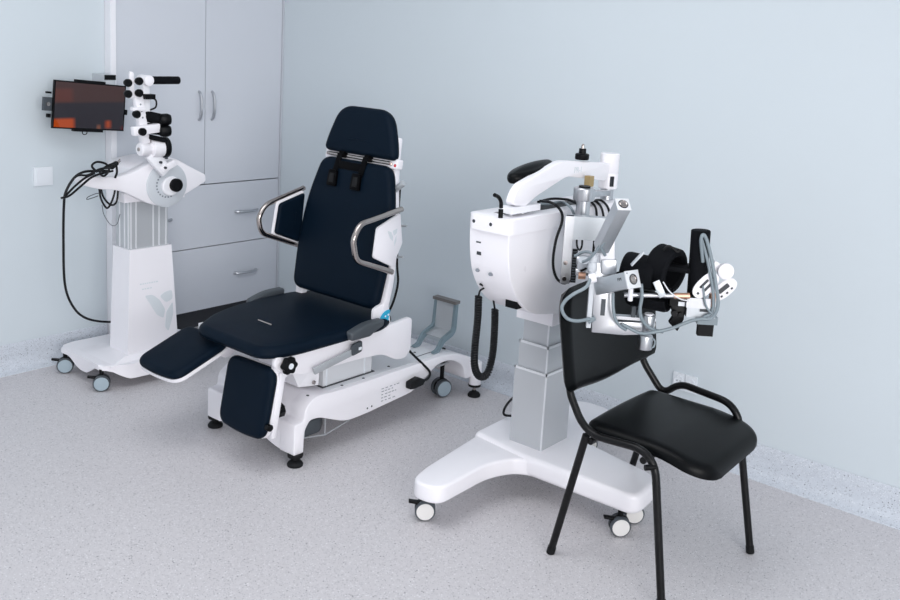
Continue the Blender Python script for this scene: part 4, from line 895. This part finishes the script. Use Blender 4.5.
# seat: thick pad curving down at the front
def seat_mesh():
    m = MB(); ny, nx = 44, 26
    def sec(y, x):
        pass
    O2, top, bot = [], [], []
    y0, y1 = .992, 1.430; xa, xb = 2.440, 2.888
    rows_t, rows_b = [], []
    for j in range(ny+1):
        t = .5-.5*math.cos(PI*j/ny); t = .6*t+.4*j/ny; y = y0+(y1-y0)*t
        # plan width narrows at rounded front and rear
        e = min(t, 1-t)*2; rnd = .09
        d = min((y-y0), (y1-y)); rnd = .10 if t < .5 else .05
        inset = (rnd-math.sqrt(max(0, rnd*rnd-(rnd-d)**2))) if d < rnd else 0
        rt, rb_ = [], []
        for i in range(nx+1):
            s = .5-.5*math.cos(PI*i/nx); x = (xa+inset)+(xb-xa-inset*2)*s
            h = .458 - (.044-.014*i/nx)*max(0, (.45-t)/.45)**1.6
            edge = min(d, (x-(xa+inset)), ((xb-inset)-x))
            k = min(1, edge/.028); puff = .028*math.sqrt(max(0, 1-(1-k)**2))
            crown = .006*(1-((s-.5)*2)**2)
            rt.append(m.bm.verts.new((x, y, h+puff+crown-.006))); rb_.append(m.bm.verts.new((x, y, h-.012)))
        rows_t.append(rt); rows_b.append(rb_)
    for R_, fl in ((rows_t, 1), (rows_b, 0)):
        for j in range(ny):
            for i in range(nx):
                q = [R_[j][i], R_[j][i+1], R_[j+1][i+1], R_[j+1][i]]
                m.bm.faces.new(q if fl else q[::-1])
    for j in range(ny):
        m.bm.faces.new([rows_t[j][0], rows_t[j+1][0], rows_b[j+1][0], rows_b[j][0]]); m.bm.faces.new([rows_t[j+1][nx], rows_t[j][nx], rows_b[j][nx], rows_b[j+1][nx]])
    for i in range(nx):
        m.bm.faces.new([rows_t[0][i+1], rows_t[0][i], rows_b[0][i], rows_b[0][i+1]]); m.bm.faces.new([rows_t[ny][i], rows_t[ny][i+1], rows_b[ny][i+1], rows_b[ny][i]])
    return m
seat_mesh().build('seat', LEATHER, ch, ch, ang=60)
# backrest: curved padded panel
def back_mesh():
    m = MB(); nu, nv = 24, 18
    ol = fillet([(-.275, 0), (.275, 0), (.270, .30), (.215, .335), (-.215, .335), (-.270, .30)], [.06, .06, .08, .10, .10, .08], 8)
    th = .036
    w = lambda v: .272-.03*max(0, v-.6)/.4
    F, B = [], []
    for j in range(nv+1):
        v = j/nv; z = v*.335
        d = min(z, .335-z); rr = .085 if v > .5 else .05
        ins = rr-math.sqrt(max(0, rr*rr-(rr-d)**2)) if d < rr else 0
        hw = .297-ins+.012*v
        f, b = [], []
        for i in range(nu+1):
            u = -hw+2*hw*i/nu
            ed = min(hw-abs(u), d); k = min(1, ed/.022); pf = th*math.sqrt(max(0, 1-(1-k)**2))*.55
            bend = -.36*u*u      # sides wrap forward
            x = 2.645+u; y = 1.476+bend+.10*(z-.17)*0+.155*z; zz = .568+z-.012*math.cos(PI*min(1, abs(u)/.28))*(1-v)
            f.append(m.bm.verts.new((x, y-pf, zz))); b.append(m.bm.verts.new((x, y+.016*min(1, k*1.5), zz)))
        F.append(f); B.append(b)
    for R_, fl in ((F, 1), (B, 0)):
        for j in range(nv):
            for i in range(nu):
                q = [R_[j][i], R_[j][i+1], R_[j+1][i+1], R_[j+1][i]]; m.bm.faces.new(q if fl else q[::-1])
    for j in range(nv):
        m.bm.faces.new([F[j+1][0], F[j][0], B[j][0], B[j+1][0]]); m.bm.faces.new([F[j][nu], F[j+1][nu], B[j+1][nu], B[j][nu]])
    for i in range(nu):
        m.bm.faces.new([F[0][i], F[0][i+1], B[0][i+1], B[0][i]]); m.bm.faces.new([F[nv][i+1], F[nv][i], B[nv][i], B[nv][i+1]])
    bmesh.ops.remove_doubles(m.bm, verts=m.bm.verts[:], dist=.0002)
    return m
back_mesh().build('backrest', LEATHER, ch, ch, ang=60)

# ------------------------------------------------------------------ light
W = bpy.data.worlds.new('World'); S.world = W; W.use_nodes = True
bg = W.node_tree.nodes['Background']; bg.inputs['Color'].default_value = (.86, .93, 1.0, 1); bg.inputs['Strength'].default_value = .80
def area(name, loc, target, sx, sy, power, col):
    l = bpy.data.lights.new(name, 'AREA'); l.shape = 'RECTANGLE'; l.size = sx; l.size_y = sy; l.energy = power; l.color = col
    o = bpy.data.objects.new(name, l); COL.objects.link(o); o.location = loc
    o.rotation_euler = (V(target)-V(loc)).to_track_quat('-Z', 'Y').to_euler(); return o
area('window_daylight', (-.9, -2.8, 1.7), (2.4, 3.0, .9), 3.4, 2.0, 168, (1.0, .975, .96))
area('overhead_fill', (1.5, 2.4, 2.76), (1.7, 2.7, 0), 2.0, 2.0, 42, (.97, .985, 1.0))  # fill light added overhead to brighten the corner and the chair deck

# ------------------------------------------------------------------ camera
cd = bpy.data.cameras.new('camera'); cam = bpy.data.objects.new('camera', cd); COL.objects.link(cam)
R = ((0.6096141192066575, -0.7900431422853597, 0.06482637574140558), (-0.10315389034814096, -0.16014741622163411, -0.981688382320774), (0.7859579508917347, 0.5917640056689908, -0.17912414975277818))
cam.matrix_world = Matrix(((R[0][0], -R[1][0], -R[2][0], 0), (R[0][1], -R[1][1], -R[2][1], 0), (R[0][2], -R[1][2], -R[2][2], 1.63), (0, 0, 0, 1)))
cd.sensor_width = 36; cd.lens = 932.103*36/900
cd.shift_x = -(494.022-450)/900; cd.shift_y = -(300-217.236)/900
cd.clip_start = .05
S.camera = cam
S.view_settings.view_transform = 'Standard'; S.view_settings.look = 'None'; S.view_settings.gamma = 1; S.view_settings.exposure = .03
S.view_settings.use_curve_mapping = False
